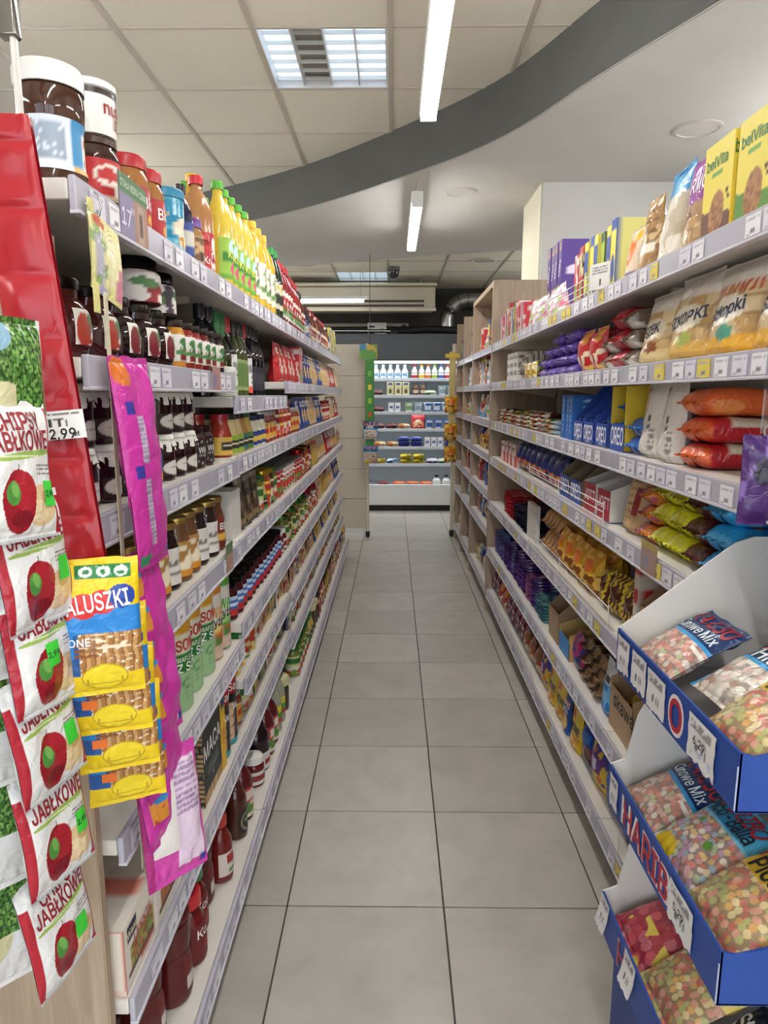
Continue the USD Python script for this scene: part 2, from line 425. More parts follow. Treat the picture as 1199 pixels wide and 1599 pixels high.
# crosswise lamp at the back
t = thing('pendant_lamp', 'pendant tube lamp hanging crosswise in front of the air conditioner', 'pendant lamp', (-.72, 7.75, 2.47))
part(t, 'housing', M().box(-.55, .45, -.03, .03, .016, .05, 'e6e6e4', .004), 'enamel')
part(t, 'diffuser', M().box(-.545, .40, -.03, .03, -.022, .0155, 'ffffff', .01), 'lamp_rear')
for x in (-.45, .36):
    part(t, 'wire', M().tube([(x, 0, .05), (x, 0, ZR - 2.47 - .005)], .002, 'b9c4d0', 4), 'chrome')
# recessed downlight rims
for i, (x, y, z, r, lb) in enumerate(((.443, 4.70, ZS, .105, 'round flush downlight in the soffit beside the near pendant lamp'), (1.511, 3.65, ZS, .115, 'round flush downlight in the soffit above the yellow biscuit boxes'),
                                 (-.92, 7.42, ZR - .004, .14, 'round white downlight in the rear ceiling near the louvred light'), (.93, 7.25, ZR - .004, .13, 'round white downlight in the rear ceiling above the oak cubbies'))):
    t = thing('downlight', lb, 'downlight', (x, y, z))
    rim = M(); rim.lathe([(r * .86, -.001), (r * .88, -.007), (r, -.005), (r, .0)], 'e4e1dc' if i > 1 else 'c2beba', 36)
    part(t, 'rim', rim, 'enamel')
    part(t, 'lens', M().lathe([(.001, -.003), (r * .86, -.003)], 'cfccc7' if i < 2 else 'b9b5ae', 36), 'enamel')

# ------------------------------------------------------------------ shelving
TAGN = [0]
def price_tag(parent, m_side, x, y, z, w, h, yellow):
    """a printed price slip on a rail; m_side -1: faces +x (jar side), +1: faces -x"""
    TAGN[0] += 1
    s = TAGN[0]
    base = 'e3cf62' if yellow else ('e9e6ee', 'dfdce8', 'ecebf0')[s % 3]
    lay = [('f', base), ('x', .08, .92, .74, .93, 1, 'b3b0bd'), ('x', .1, .6, .52, .66, 1, 'bdbac6'), ('x', .32, .70, .18, .46, 1, '8f8c99'), ('b', .1, .5, .03, .15, 'b5b2c0')]
    nu, nv = 17, 11
    U, V = np.meshgrid(np.linspace(0, 1, nu), np.linspace(0, 1, nv))
    fx = -m_side
    Y = (U - .5) * w * fx
    P = np.stack([np.full_like(U, fx * .0018), Y, (V - .5) * h], -1) + [x, y, z]
    m = M().grid(P, paint(lay, U, V))
    Q = P - [fx * .0016, 0, 0]
    m.grid(Q, base, flip=True)
    part(parent, 'price_tag', m, 'matte_paper')

def rail(parent, m_side, xf, y0, y1, ztop, tags, seed, h=.043):
    """clear lavender price rail on the shelf front"""
    fx = -m_side
    m = M()
    a, b = sorted((xf, xf + fx * .011))
    m.box(a, b, y0 + .002, y1 - .002, ztop - h, ztop + .004, 'b6b4c2', .002)
    m.box(min(xf, xf + fx * .015), max(xf, xf + fx * .015), y0 + .002, y1 - .002, ztop - h - .003, ztop - h + .003, 'cfcdd8', .001)
    p = part(parent, 'price_rail', m, 'plastic')
    if tags:
        y = y0 + .03 + .05 * rnd(seed, 1)
        i = 0
        while y < y1 - .06:
            w = .048 + .012 * rnd(seed, i, 3)
            if rnd(seed, i, 7) < .86:
                price_tag(parent, m_side, xf + fx * .011, y + w / 2, ztop - h / 2 + .001, w, h - .008, m_side > 0 and rnd(seed, i, 5) < .2)
            y += w + .008 + .05 * rnd(seed, i, 9) ** 2
            i += 1

XLF, XRF, DECK_OUT = -.455, .641, -.045
def bay(name, label, side, y0, y1, levels, depth, tags, starts=None, back='6e655c', board='ded9d2', post='cfc4b2', top=None, xfront=None):
    xf = xfront
    m_side = side                      # -1 jar side, +1 sweets side
    t = thing(name, label, 'shelving', (xf, y0, 0))
    L_ = y1 - y0
    xb = m_side * depth
    zt = (top or levels[0] + .03)
    part(t, 'back_panel', M().box(min(xb, xb + m_side * .02), max(xb, xb + m_side * .02), .004, L_ - .004, .0, zt, back, .002), 'enamel')
    for yy in (0.0, L_):
        part(t, 'upright', M().box(min(xb - m_side * .0, xb - m_side * .03), max(xb, xb - m_side * .03), max(yy - .015, .001), min(yy + .015, L_ - .001), 0, zt, post, .003), 'enamel')
    for li, z in enumerate(levels):
        s0 = (starts or {}).get(li, 0)
        last = li == len(levels) - 1
        m = M()
        th = .03 if not last else min(z - .02, .06)
        a, b = sorted((0, xb - m_side * .03))
        if last and m_side < 0:
            b = -DECK_OUT
        m.box(a, b, s0 + .001, L_ - .001, z - th, z, board, .003)
        if last:
            k0, k1 = sorted((m_side * .05, xb))
            m.box(k0, k1, s0 + .005, L_ - .005, 0, z - th, '5b5650', .002)
        sh = part(t, 'shelf', m, 'enamel')
        rail(sh, m_side, -DECK_OUT if last and m_side < 0 else 0.0, s0, L_, z, tags, int(100 * y0) + li * 17 + (500 if side > 0 else 0), .045)
        if not last:
            for yy in (s0 + .008, L_ - .008):
                br = M()
                pl = [(m_side * .11, z - .031), (m_side * .11, z - .045), (m_side * (depth - .05), z - .09), (m_side * (depth - .03), z - .031)]
                if m_side < 0:
                    pl = pl[::-1]
                ar = sum(p[0] * q[1] - q[0] * p[1] for p, q in zip(pl, pl[1:] + pl[:1]))
                br.prism(pl if ar > 0 else pl[::-1], 'y', yy - .003, yy + .003, 'd9ccb8')
                part(sh, 'bracket', br, 'enamel')
    return t
LB = [(1.0, 1.94), (1.94, 2.88), (2.88, 4.14), (4.14, 5.08), (5.08, 6.02)]
LV = [[1.74, 1.495, 1.255, 1.012, .715, .408, .15], [1.74, 1.435, 1.26, 1.015, .762, .58, .405, .15], [1.74, 1.495, 1.26, 1.015, .762, .545, .36, .15],
      [1.74, 1.495, 1.26, 1.015, .762, .545, .36, .15], [1.74, 1.495, 1.26, 1.015, .762, .545, .36, .15]]
LN = ['first bay of jar shelving, beside the oak end panel', 'second bay of jar shelving, with one lowered shelf of bottles', 'third bay of jar shelving, with red and blue packs', 'fourth bay of jar shelving, with blue pasta bags', 'last bay of jar shelving, beside the beige panelled end']
for k in range(5):
    bay('gondola_shelving', LN[k], -1, *LB[k], LV[k], .40, k < 3, xfront=XLF)
RB = [(.62, 1.90), (1.90, 3.15), (3.15, 4.40)]
RL = [1.755, 1.515, 1.275, 1.05, .758, .445, .155]
RN = ['first bay of sweets shelving, behind the blue cardboard sweet stand', 'second bay of sweets shelving, with the blue cookie trays', 'third bay of sweets shelving, ending at the oak upright']
for k in range(3):
    bay('biscuit_shelving', RN[k], 1, *RB[k], RL, .44, True, {i: .74 for i in range(3, 7)} if k == 0 else None, back='8d8378', xfront=XRF)

# oak end panel of the jar shelving, facing the camera
t = thing('end_panel', 'oak-effect end panel of the jar shelving behind the hanging snack bags', 'end panel', (-.69, .985, 0))
part(t, 'board', M().box(-.21, .212, -.009, .009, 0, 1.66, 'b29c86', .002), 'oak_board')
part(t, 'edge_strip', M().box(.212, .2145, -.009, .009, 0, 1.66, 'a8937c', .0005), 'printed_card')

# oak cubby unit beyond the sweets shelving
t = thing('oak_cubby_unit', 'tall oak cubby shelving beyond the sweets shelving', 'shelving', (XRF, 4.41, 0))
YU = [0, 1.04, 1.74, 2.38]
for y in YU:
    part(t, 'side_panel', M().box(-.012, .44, y, y + .036, 0, 2.15 if y < 1.7 else 2.12, 'b29c86', .002), 'oak_board')
part(t, 'back_panel', M().box(.44, .455, 0, 2.41, 0, 2.1, 'a08a74', .002), 'oak_board')
part(t, 'top_board', M().box(-.01, .44, .036, 1.04, 2.115, 2.15, 'b29c86', .002), 'oak_board')
OL = [1.755, 1.515, 1.275, 1.05, .80, .55, .155]
for q in range(3):
    for li, z in enumerate(OL):
        sh = part(t, 'shelf', M().box(0, .44, YU[q] + .037, YU[q + 1] - .001, z - .025, z, 'd6cfc6', .002), 'enamel')
        rail(sh, 1, 0.0, YU[q] + .037, YU[q + 1], z, False, 1)

# beige panelled end of a shelving row, and the pale post opposite
t = thing('shelving_end', 'beige panelled end of a shelving row left of the drinks fridge'.replace(' left of', ' beside'), 'end panel', (-.57, 6.84, 0))
for k in range(6):
    part(t, 'panel', M().box(-.33, .30, -.015, .015, .09 + k * .308, .09 + k * .308 + .304, 'c3b9a8', .004), 'enamel')
part(t, 'post', M().box(.30, .33, -.025, .025, .04, 1.94, 'cfc6b4', .004), 'enamel')
part(t, 'foot', M().box(.295, .335, -.045, .045, 0, .06, '1d1b1b', .008), 'dark_rubber')
t = thing('shelving_post', 'pale metal shelving post carrying the yellow clip strip', 'post', (.61, 6.88, 0))
part(t, 'post', M().box(-.018, .018, -.025, .025, .04, 1.94, 'c9c0ae', .004), 'enamel')
part(t, 'foot', M().box(-.02, .02, -.05, .045, 0, .07, '1d1b1b', .008), 'dark_rubber')

# ------------------------------------------------------------------ kinds of goods: each is built once (a class prim) and every single item on the shelves is an Xform that references it
stage.CreateClassPrim('/World/goods')
KIND = {}
class Kind:
    """local frame: base at z = 0, front towards +x, width along y"""
    def __init__(s, name, desc, cat, d, w, h):
        s.name, s.desc, s.cat, s.d, s.w, s.h = name, desc, cat, d, w, h
        i = len(KIND)
        s.path = f'/World/goods/{name}_{i:03d}'
        UsdGeom.Xform.Define(stage, s.path)
    def part(s, name, m, material, label=None):
        if m.v:
            p = s.path + '/' + name
            k = USED.get(p, 0); USED[p] = k + 1
            tag(emit(p if not k else f'{p}_{k:03d}', m, material), label)
        return s
def reg(key, k):
    assert key not in KIND, key
    KIND[key] = k
    return k

def carton(key, name, desc, d, w, h, front, side=None, top=None, texts=(), stexts=(), n=(22, 26), cat='box', ttexts=()):
    """printed cardboard box; texts (string, height, u, v, colour, [angle]) on the front, stexts on the side, ttexts on top"""
    k = reg(key, Kind(name, desc, cat, d, w, h))
    side = side or front; top = top or [front[0]]
    e = .0006
    m = M()
    def face(o, a, b, lay, nn):
        U, V = np.meshgrid(np.linspace(0, 1, nn[0]), np.linspace(0, 1, nn[1]))
        m.grid(np.array(o) + U[..., None] * np.array(a) + V[..., None] * np.array(b), paint(lay, U, V))
    face((d / 2, -w / 2, e), (0, w, 0), (0, 0, h - e), front, n)
    face((-d / 2, -w / 2, e), (d, 0, 0), (0, 0, h - e), side, (max(8, n[0] // 2), n[1]))
    face((d / 2, w / 2, e), (-d, 0, 0), (0, 0, h - e), side, (max(8, n[0] // 2), n[1]))
    face((-d / 2, w / 2, e), (0, -w, 0), (0, 0, h - e), front, (3, 3))
    face((-d / 2, -w / 2, h), (0, w, 0), (d, 0, 0), top, (10, 8))
    m.v[-1] = m.v[-1]; m.f[-1] = m.f[-1][:, ::-1]
    m.box(-d / 2 + .001, d / 2 - .001, -w / 2 + .001, w / 2 - .001, 0, h - .001, front[0][1], .0005)
    k.part('carton', m, 'printed_card')
    f = M()
    f.box(-d / 2 + .001, -d / 2 + d * .22, -w / 2 + .002, w / 2 - .002, h, h + .0008, top[0][1], .0002)
    k.part('flap', f, 'printed_card')
    t = M()
    for q in texts:
        a = math.radians(q[5]) if len(q) > 5 else 0
        t.text(q[0], q[1], (d / 2 + .0007, (q[2] - .5) * w, q[3] * h), (0, math.cos(a), math.sin(a)), (0, -math.sin(a), math.cos(a)), q[4], maxw=None if a else w * .94)
    for q in stexts:
        a = math.radians(q[5]) if len(q) > 5 else 0
        for s in (-1, 1):
            t.text(q[0], q[1], (-s * (q[2] - .5) * d * -1, s * (w / 2 + .0007), q[3] * h), (-s * math.cos(a), 0, math.sin(a)), (s * math.sin(a), 0, math.cos(a)), q[4], maxw=d * .92 if not a else None)
    for q in ttexts:
        t.text(q[0], q[1], ((q[3] - .5) * d, (q[2] - .5) * w, h + .0015), (0, 1, 0), (-1, 0, 0), q[4], maxw=w * .9)
    k.part('lettering', t, 'printed_card')
    return k

def jar(key, name, desc, r, h, body, lid, lidh=.016, label=None, lz=(.18, .62), arc_=None, texts=(), prof=None, lidr=None, lidmat='tin_lid', bmat='filled_glass', n=22, cat='jar', lidtext=None, neck=None, cap=None):
    """lathed jar, bottle, tin or tub. prof [(r share, z share)...] of the part below the lid; label layers go on a sleeve between the z shares lz"""
    k = reg(key, Kind(name, desc, cat, 2 * r, 2 * r, h))
    bh = h - lidh
    prof = prof or [(.0, 0), (.86, 0), (.96, .02), (1, .06), (1, .8), (.97, .88), (.86, .96), (.84, 1)]
    m = M()
    pr = [(max(a * r, .0004), b * bh) for a, b in prof]
    if isinstance(body, str):
        m.lathe(pr, body, n)
    else:
        zz = np.array([b for _, b in pr]); fine = np.unique(np.r_[zz, np.linspace(0, bh, 30)])
        rr = np.interp(fine, zz + np.arange(len(zz)) * 1e-9, [a for a, _ in pr])
        m.lathe([(.0004, 0)] + list(zip(rr[1:], fine[1:])), None, n, layers=body)
    k.part('body' if bmat != 'filled_glass' else 'filled_jar', m, bmat)
    lr = lidr or max(prof[-1][0], prof[-2][0]) * r * 1.06
    if lid:
        lm = M()
        lm.lathe([(lr * .98, 0), (lr, .001), (lr, lidh * .8), (lr * .95, lidh), (lr * .84, lidh), (lr * .82, lidh * .93), (.0004, lidh * .93)], lid, n, (0, 0, bh - .0005))
        if lidtext:
            lm.text(lidtext[0], lidtext[1], (0, 0, h + .0006), (0, 1, 0), (-1, 0, 0), lidtext[2], maxw=lr * 1.5)
        k.part('lid' if cat != 'bottle' else 'cap', lm, lidmat)
    def R(z):
        return np.interp(z, [b for _, b in pr], [a for a, _ in pr])
    if label:
        z0, z1 = lz[0] * bh, lz[1] * bh
        a0 = arc_ or math.pi
        nn = n if a0 < 3 else n + 1
        nz = 14
        U, V = np.meshgrid(np.linspace(0, 1, nn * 2), np.linspace(0, 1, nz))
        th = (U - .5) * 2 * a0; z = z0 + V * (z1 - z0)
        rr = R(z) + .0007
        lm = M().grid(np.stack([rr * np.cos(th), rr * np.sin(th), z], -1), paint(label, U, V))
        k.part('label', lm, 'printed_card')
    t = M()
    for q in texts:                     # string, height, z share, colour, [angle offset]
        v, f = text2d(q[0], q[1])
        z = q[2] * bh
        sq = min(1, 1.9 * R(z) / max(np.ptp(v[:, 0]), 1e-6))
        off = q[4] if len(q) > 4 else 0
        fn = lambda x, y: np.stack([(R(z + y) + .0014) * np.cos(x * sq / R(z) + off), (R(z + y) + .0014) * np.sin(x * sq / R(z) + off), z + y], -1)
        t.mapped(v, f, fn, q[3])
    k.part('lettering', t, 'printed_card')
    return k

def bag_surface(w, h, d, seal, wr, seed, stand, taper, nu, nv, ragged=.004):
    def S(U, V, sgn=1.0):
        vs = np.clip((V - seal) / (1 - 2 * seal), 0, 1)
        if stand:
            b = np.clip(1 - vs, 0, 1) ** .55 * np.clip(vs / .04 + .55, 0, 1)
        else:
            b = np.clip(1 - np.abs(2 * vs - 1) ** 2.6, 0, 1) ** .62
        e = np.clip(1 - np.abs(2 * U - 1) ** 2.4, 0, 1) ** .55
        x = d / 2 * b * e
        pin = 1 - taper * (1 - np.abs(2 * vs - 1) ** 2) * (0 if stand else 1)
        y = (U - .5) * w * pin
        nz = vn(U * 5, V * 6, seed) - .5
        fold = np.sin(U * 38 + 5 * vn(U * 3, V * 3, seed + 2)) * np.exp(-((np.minimum(V, 1 - V) - seal) / .07) ** 2)
        x = x + (wr * 2.2 * nz + wr * .5 * fold) * np.clip(b * e * 3, 0, 1) + .0006 * np.sign(sgn)
        x = np.maximum(x, .0004)
        bow = ragged * 2 * (vn(U * 2.2, V * 2.2, seed + 5) - .5)
        z = V * h + ragged * (vn(U * 8, V * 0 + seed, 7) - .5) * ((V < .02) | (V > .98))
        return np.stack([sgn * x + bow, y, np.maximum(z, .0004)], -1)
    return S

def bag(key, name, desc, w, h, d, front, texts=(), back=None, seal=.05, wr=.003, stand=False, taper=.06, n=(26, 34), cat='bag', seed=1, extra=None, matl='printed_film', ragged=.004):
    """sealed film bag; front print layers; texts (string, height, u, v, colour, [angle])"""
    k = reg(key, Kind(name, desc, cat, d, w, h))
    S = bag_surface(w, h, d, seal, wr, seed, stand, taper, *n, ragged=ragged)
    U, V = np.meshgrid(np.linspace(0, 1, n[0]), np.linspace(0, 1, n[1]))
    C = paint(front, U, V)
    r = min(int(n[1] * (1 - seal)), n[1] - 2)
    P = S(U, V)
    m = M().grid(P[:r + 1], C[:r + 1])
    U2, V2 = np.meshgrid(np.linspace(1, 0, n[0] // 2 + 1), np.linspace(0, V[r, 0], n[1] // 2 + 1))
    m.grid(S(U2, V2, -1.0), paint(back or front, U2, V2))
    k.part('pouch', m, matl)
    m = M().grid(P[r:], C[r:]); m.grid(S(U[r:], V[r:], -1.0), C[r:], flip=True)
    k.part('top_seal', m, matl)
    t = M()
    for q in texts:
        v, f = text2d(q[0], q[1])
        a = math.radians(q[5]) if len(q) > 5 else 0
        mw = q[6] if len(q) > 6 else .9
        if abs(a) < .7:
            v = v * [min(1, w * mw / max(np.ptp(v[:, 0]), 1e-6)), 1]
        v = np.stack([v[:, 0] * math.cos(a) - v[:, 1] * math.sin(a), v[:, 0] * math.sin(a) + v[:, 1] * math.cos(a)], -1)
        fn = lambda x, y: S(np.clip(q[2] + x / w, .02, .98), np.clip(q[3] + y / h, .01, .99)) + [.0013, 0, 0]
        t.mapped(v, f, fn, q[4])
    k.part('lettering', t, 'printed_card')
    if extra:
        extra(k, S)
    return k

def flow(key, name, desc, l, w, h, lay, texts=(), fin=.016, roundness=4.2, n=(30, 22), cat='packet', seed=1, ends=None, wr=.002):
    """flow-wrapped packet lying along x (its crimped fin towards +x): l long, w wide (y), h high. lay paints u round the section (0 = under, .5 = top), v along (1 = aisle end)"""
    k = reg(key, Kind(name, desc, cat, l, w, h))
    U, V = np.meshgrid(np.linspace(0, 1, n[0]), np.linspace(0, 1, n[1]))
    th = U * 2 * np.pi - np.pi / 2
    f = fin / l
    e = np.clip(np.minimum(V - f, 1 - f - V) / (.28 * h / l + .012), 0, 1) ** .38
    c, s = np.cos(th), np.sin(th)
    sup = (np.abs(c) ** roundness + np.abs(s) ** roundness) ** (-1 / roundness)
    wid = w / 2 * (1 - .12 * (e < .01))
    hh = h / 2 * np.maximum(e, .02)
    y = -wid * sup * c
    z = hh * sup * s
    nz = (vn(U * 7, V * 9, seed) - .5) * wr * 2 * e
    x = (V - .5) * l
    zc = h / 2 + (1 - e) * .06 * h * (vn(U * 0 + seed, V * 3, 4) - .5) + (1 - e) * .004 * np.sin(y / w * 22)
    P, C = np.stack([x, y * (1 + nz / w), np.maximum(z + zc + nz, .0004)], -1), paint(lay, U, V)
    r = n[1] - 2
    k.part('wrapper', M().grid(P[:r + 1], C[:r + 1]), 'printed_film')
    k.part('end_fin', M().grid(P[r:], C[r:]), 'printed_film')
    t = M()
    for q in texts:                 # string, height, along v, colour, face 'top' | 'side'
        if q[4] == 'top':
            t.text(q[0], q[1], ((q[2] - .5) * l, 0, h + .0012), (0, 1, 0), (-1, 0, 0), q[3], maxw=w * .85)
        else:
            for sd in (-1, 1):
                t.text(q[0], q[1], ((q[2] - .5) * l, sd * (w / 2 + .0012), h * .5), (-sd, 0, 0), (0, 0, 1), q[3], maxw=l * .6)
    k.part('lettering', t, 'printed_card')
    return k

def tower(key, name, desc, r, h, lay, texts=(), gather=.82, topcol='e3a52c', seed=2):
    """round cake pack in film with a gathered top"""
    k = reg(key, Kind(name, desc, 'packet', 2 * r, 2 * r, h))
    n, nz = 40, 40
    U, V = np.meshgrid(np.arange(n) / n, np.linspace(0, 1, nz))
    th = (U - .5) * 2 * np.pi
    fold = np.clip((V - gather) / (1 - gather), 0, 1)
    rr = r * np.where(V < .03, .93 + V * 2.3, 1) * np.sqrt(np.clip(1 - (fold * .93) ** 2.2, .001, 1))
    rr = rr * (1 + .10 * fold ** .5 * (vn(U * 9, V * 4, seed) - .5) * 2) + .0015 * (vn(U * 14, V * 18, seed + 1) - .5)
    P = np.stack([rr * np.cos(th), rr * np.sin(th), V * h + .01 * fold * (vn(U * 7, V * 3, seed + 4) - .5)], -1)
    C = paint(lay, U, V); cut = int(nz * gather)
    k.part('film_wrap', M().grid(P[:cut + 1], C[:cut + 1], wrap=True), 'printed_film')
    k.part('gathered_top', M().grid(P[cut:], C[cut:], wrap=True), 'printed_film')
    t = M()
    for q in texts:
        v, f = text2d(q[0], q[1]); z = q[2] * h
        sq = min(1, 1.9 * r / max(np.ptp(v[:, 0]), 1e-6))
        t.mapped(v, f, lambda x, y: np.stack([(r + .0017) * np.cos(x * sq / r), (r + .0017) * np.sin(x * sq / r), z + y], -1), q[3])
    k.part('lettering', t, 'printed_card')
    return k

def tray(key, name, desc, d, w, h, front_h, col, inner, texts=(), back_h=None, th=.003, side_front=None, fcol=None):
    """open display carton with a low printed front lip and sides sloping up to the back"""
    k = reg(key, Kind(name, desc, 'display tray', d, w, h))
    bh = back_h or h
    m = M()
    m.box(-d / 2, d / 2, -w / 2, w / 2, 0, th, inner, .0005)
    m.box(-d / 2, -d / 2 + th, -w / 2, w / 2, th, bh, inner, .0005)
    k.part('base', m, 'printed_card')
    f = M().box(d / 2 - th, d / 2, -w / 2, w / 2, th, front_h, fcol or col, .0005)
    for q in texts:
        f.text(q[0], q[1], (d / 2 + .0006, (q[2] - .5) * w, q[3] * front_h), (0, 1, 0), (0, 0, 1), q[4], maxw=w * .9)
    k.part('front_lip', f, 'printed_card')
    for s in (-1, 1):
        g = M()
        pl = [(-d / 2, th), (d / 2, th), (d / 2, side_front or front_h), (-d * .02, bh), (-d / 2, bh)]
        a, b = sorted((s * w / 2, s * (w / 2 - th)))
        g.prism(pl[::-1], 'y', a, b, col)
        k.part('side_panel', g, 'printed_card')
    return k

ORD = ('first second third fourth fifth sixth seventh eighth ninth tenth eleventh twelfth thirteenth fourteenth fifteenth sixteenth seventeenth eighteenth nineteenth twentieth').split()
def ordinal(i):
    return ORD[i] if i < 20 else ('twenty' if i < 40 else 'forty') + ('-' + ORD[i % 20] if i % 20 < 19 else '-twentieth')
PLACED = []
def put(key, loc, rot=(0, 0, 0), shelf=None, note=None, label=None, group=None, scale=None):
    """one item; its label is completed after all are placed, when the order along each shelf is known"""
    PLACED.append((key, loc, rot, shelf, note, label, group))
def flush():
    byrow = {}
    for i, (key, loc, rot, shelf, note, label, group) in enumerate(PLACED):
        if label is None:
            byrow.setdefault((KIND[key].desc, shelf, note), []).append((loc[1] if 'fridge' not in shelf else loc[0], i))
    labels = {}
    for (desc, shelf, note), rows in byrow.items():
        rows.sort()
        fr = 'fridge' in shelf
        for q, (_, i) in enumerate(rows):
            if len(rows) == 1:
                labels[i] = f'{desc} on the {shelf}{", " + note if note else ""}'
            elif fr:
                labels[i] = f'{ordinal(q)} {desc} along the {shelf}{", " + note if note else ""}'
            else:
                labels[i] = f'{ordinal(q)} {desc} along the {shelf}, {note}' if note else f'{ordinal(q)} {desc} from the near end, {shelf}'
    cnt = {}
    for i, p in enumerate(PLACED):
        cnt[(KIND[p[0]].desc, p[3])] = cnt.get((KIND[p[0]].desc, p[3]), 0) + 1
    for i, (key, loc, rot, shelf, note, label, group) in enumerate(PLACED):
        k = KIND[key]
        x = UsdGeom.Xform.Define(stage, numbered('/World/' + k.name))
        x.AddTranslateOp().Set(tuple(float(q) for q in loc))
        x.AddRotateZOp().Set(float(rot[2]))
        if rot[1]:
            x.AddRotateYOp().Set(float(rot[1]))
        if rot[0]:
            x.AddRotateXOp().Set(float(rot[0]))
        p = x.GetPrim()
        p.GetReferences().AddInternalReference(k.path); p.SetInstanceable(True)
        if group is None and cnt[(k.desc, shelf)] > 1:
            group = f'{k.desc} row, {shelf}'
        tag(p, label or labels[i], k.cat, group)

# ------------------------------------------------------------------ the goods: jar side
BISC = ['c58d4a', 'b67a38', 'd29f5c', 'a96d30']
FRUIT = lambda c: [('f', 'ece8e0'), ('c', 7, 3, [c, c, '7e1c22', 'e9e4da', '4f7a35'], None, 3, 0, 1, 0, .55), ('e', .5, .72, .10, .20, '3f7d3c'), ('r', .36, .64, .3, .46, '4c8b4a'), ('r', 0, 1, .0, .06, 'd8d3c6')]
jar('choc_big', 'spread_jar', 'big hazelnut spread jar with white lid', .047, .168, '4a2c20', 'eceae6', .03, [('f', 'dfe6ee'), ('r', .42, .74, 0, 1, '3d8fc4'), ('r', .5, .66, .15, .82, 'f0ede6'), ('e', .58, .66, .06, .13, 'c8643c'), ('b', .52, .64, .2, .34, '333333'), ('r', .42, 1, 0, .10, 'dca85a'), ('x', .12, .38, .2, .9, 9, '9aa7b8'), ('n', 9, 5, .66, '2a6f9e', 4, .66, .78, 0, 1)], (.16, .68), None,
    prof=[(.0, 0), (.9, 0), (.97, .02), (.97, .18), (.9, .24), (.9, .62), (.97, .7), (1, .8), (1, .92), (.95, 1)], lidr=.0485, lidmat='plastic', n=30)
jar('choc_white', 'spread_jar', 'white cocoa spread tub with dark band', .041, .085, [('f', 'f0eeea'), ('r', 0, 1, .86, .97, '33251f'), ('r', .47, .66, .2, .46, '8a5a36')], 'f2f0ec', .012, None, texts=[('nutella', .019, .6, '9e1b20', .25)], lidmat='plastic', bmat='plastic', prof=[(0, 0), (.92, 0), (.95, .02), (1, .9), (1, 1)])
jar('choc_red', 'spread_jar', 'cocoa spread jar with red label', .0405, .125, '3f261c', '4a2d22', .012, [('f', 'c22a2c'), ('e', .42, .6, .12, .28, 'efe6da'), ('e', .40, .62, .08, .16, 'c22a2c'), ('e', .5, .25, .07, .16, 'eee9e0'), ('r', .62, .7, 0, 1, 'e8e6e2'), ('r', 0, 1, 0, .08, 'cbb89a')], (.2, .78), lidmat='plastic')
jar('bisc_red', 'spread_jar', 'biscuit spread jar with red lid', .041, .145, 'a9713f', 'b8242c', .024, [('f', 'b3202a'), ('e', .5, .84, .05, .09, 'd88a9a'), ('r', .44, .56, .3, .36, 'f0c84a'), ('e', .5, .2, .09, .13, 'e0a848')], (.12, .72), 1.5, texts=[('Bisc', .021, .5, 'f6f2ee', .1)], lidmat='plastic', n=26)
jar('bisc_blue', 'spread_jar', 'nut spread jar with blue lid', .041, .205, 'b98a5a', '26359a', .03, [('f', '2b3fa4'), ('r', 0, 1, .3, .6, 'c9a06c')], (.1, .8), lidmat='plastic')
jar('cocoa', 'cocoa_tub', 'turquoise cocoa powder tub', .044, .148, [('f', '2f97c0'), ('n', 6, 8, .55, '5cb6d4', 3), ('e', .52, .5, .13, .2, 'f2ead2'), ('e', .52, .3, .1, .1, 'd99a40'), ('r', 0, 1, .0, .06, '1d6f98'), ('n', 7, 7, .68, 'e8c24a', 5)], '2b86ae', .02, None, bmat='filled_plastic', lidmat='plastic', prof=[(0, 0), (.94, 0), (1, .03), (1, .3), (.93, .5), (1, .7), (1, 1)], cat='tub')
jar('pb_purple', 'spread_jar', 'peanut spread jar with purple lid', .036, .125, 'b08455', '6a3590', .022, [('f', 'caa679'), ('n', 9, 8, .55, '7a5230', 3), ('b', .44, .56, .2, .5, '2c2018')], (.1, .8), lidmat='plastic')
jar('krem_red', 'spread_jar', 'small cream jar with red lid', .033, .11, 'a03a2c', 'c2222b', .02, [('f', 'c21f2c'), ('r', 0, 1, .0, .14, 'f0ece6')], (.05, .85), texts=[('Krem', .017, .45, 'f8f4ee')], lidmat='plastic')
PB = [(0, 0), (.86, 0), (.98, .015), (1, .05), (1, .5), (.97, .55), (1, .62), (.93, .74), (.62, .88), (.34, .95), (.33, 1)]
jar('brown_btl', 'sauce_bottle', 'tall brown dressing bottle with red cap', .042, .27, 'b07c4e', 'cc2633', .022, [('f', 'b41e2c'), ('e', .5, .7, .12, .2, 'efe8dc'), ('r', .3, .7, .12, .3, 'e8dcd0')], (.08, .5), 1.3, prof=PB, lidr=.019, lidmat='plastic', bmat='filled_plastic', cat='bottle', texts=[('Krem', .02, .28, 'f5efe8')])
OILB = [(0, 0), (.9, 0), (1, .02), (1, .2), (.95, .23), (1, .26), (1, .44), (.95, .47), (1, .5), (1, .66), (.8, .78), (.42, .92), (.36, .95), (.36, 1)]
jar('oil_orange', 'oil_bottle', 'orange dressing bottle with yellow cap', .039, .30, 'd59a35', 'e8c02a', .02, [('f', 'f0c044'), ('e', .5, .5, .1, .3, 'd8642a')], (.3, .62), 1.3, prof=OILB, lidr=.017, lidmat='plastic', bmat='filled_plastic', cat='bottle')
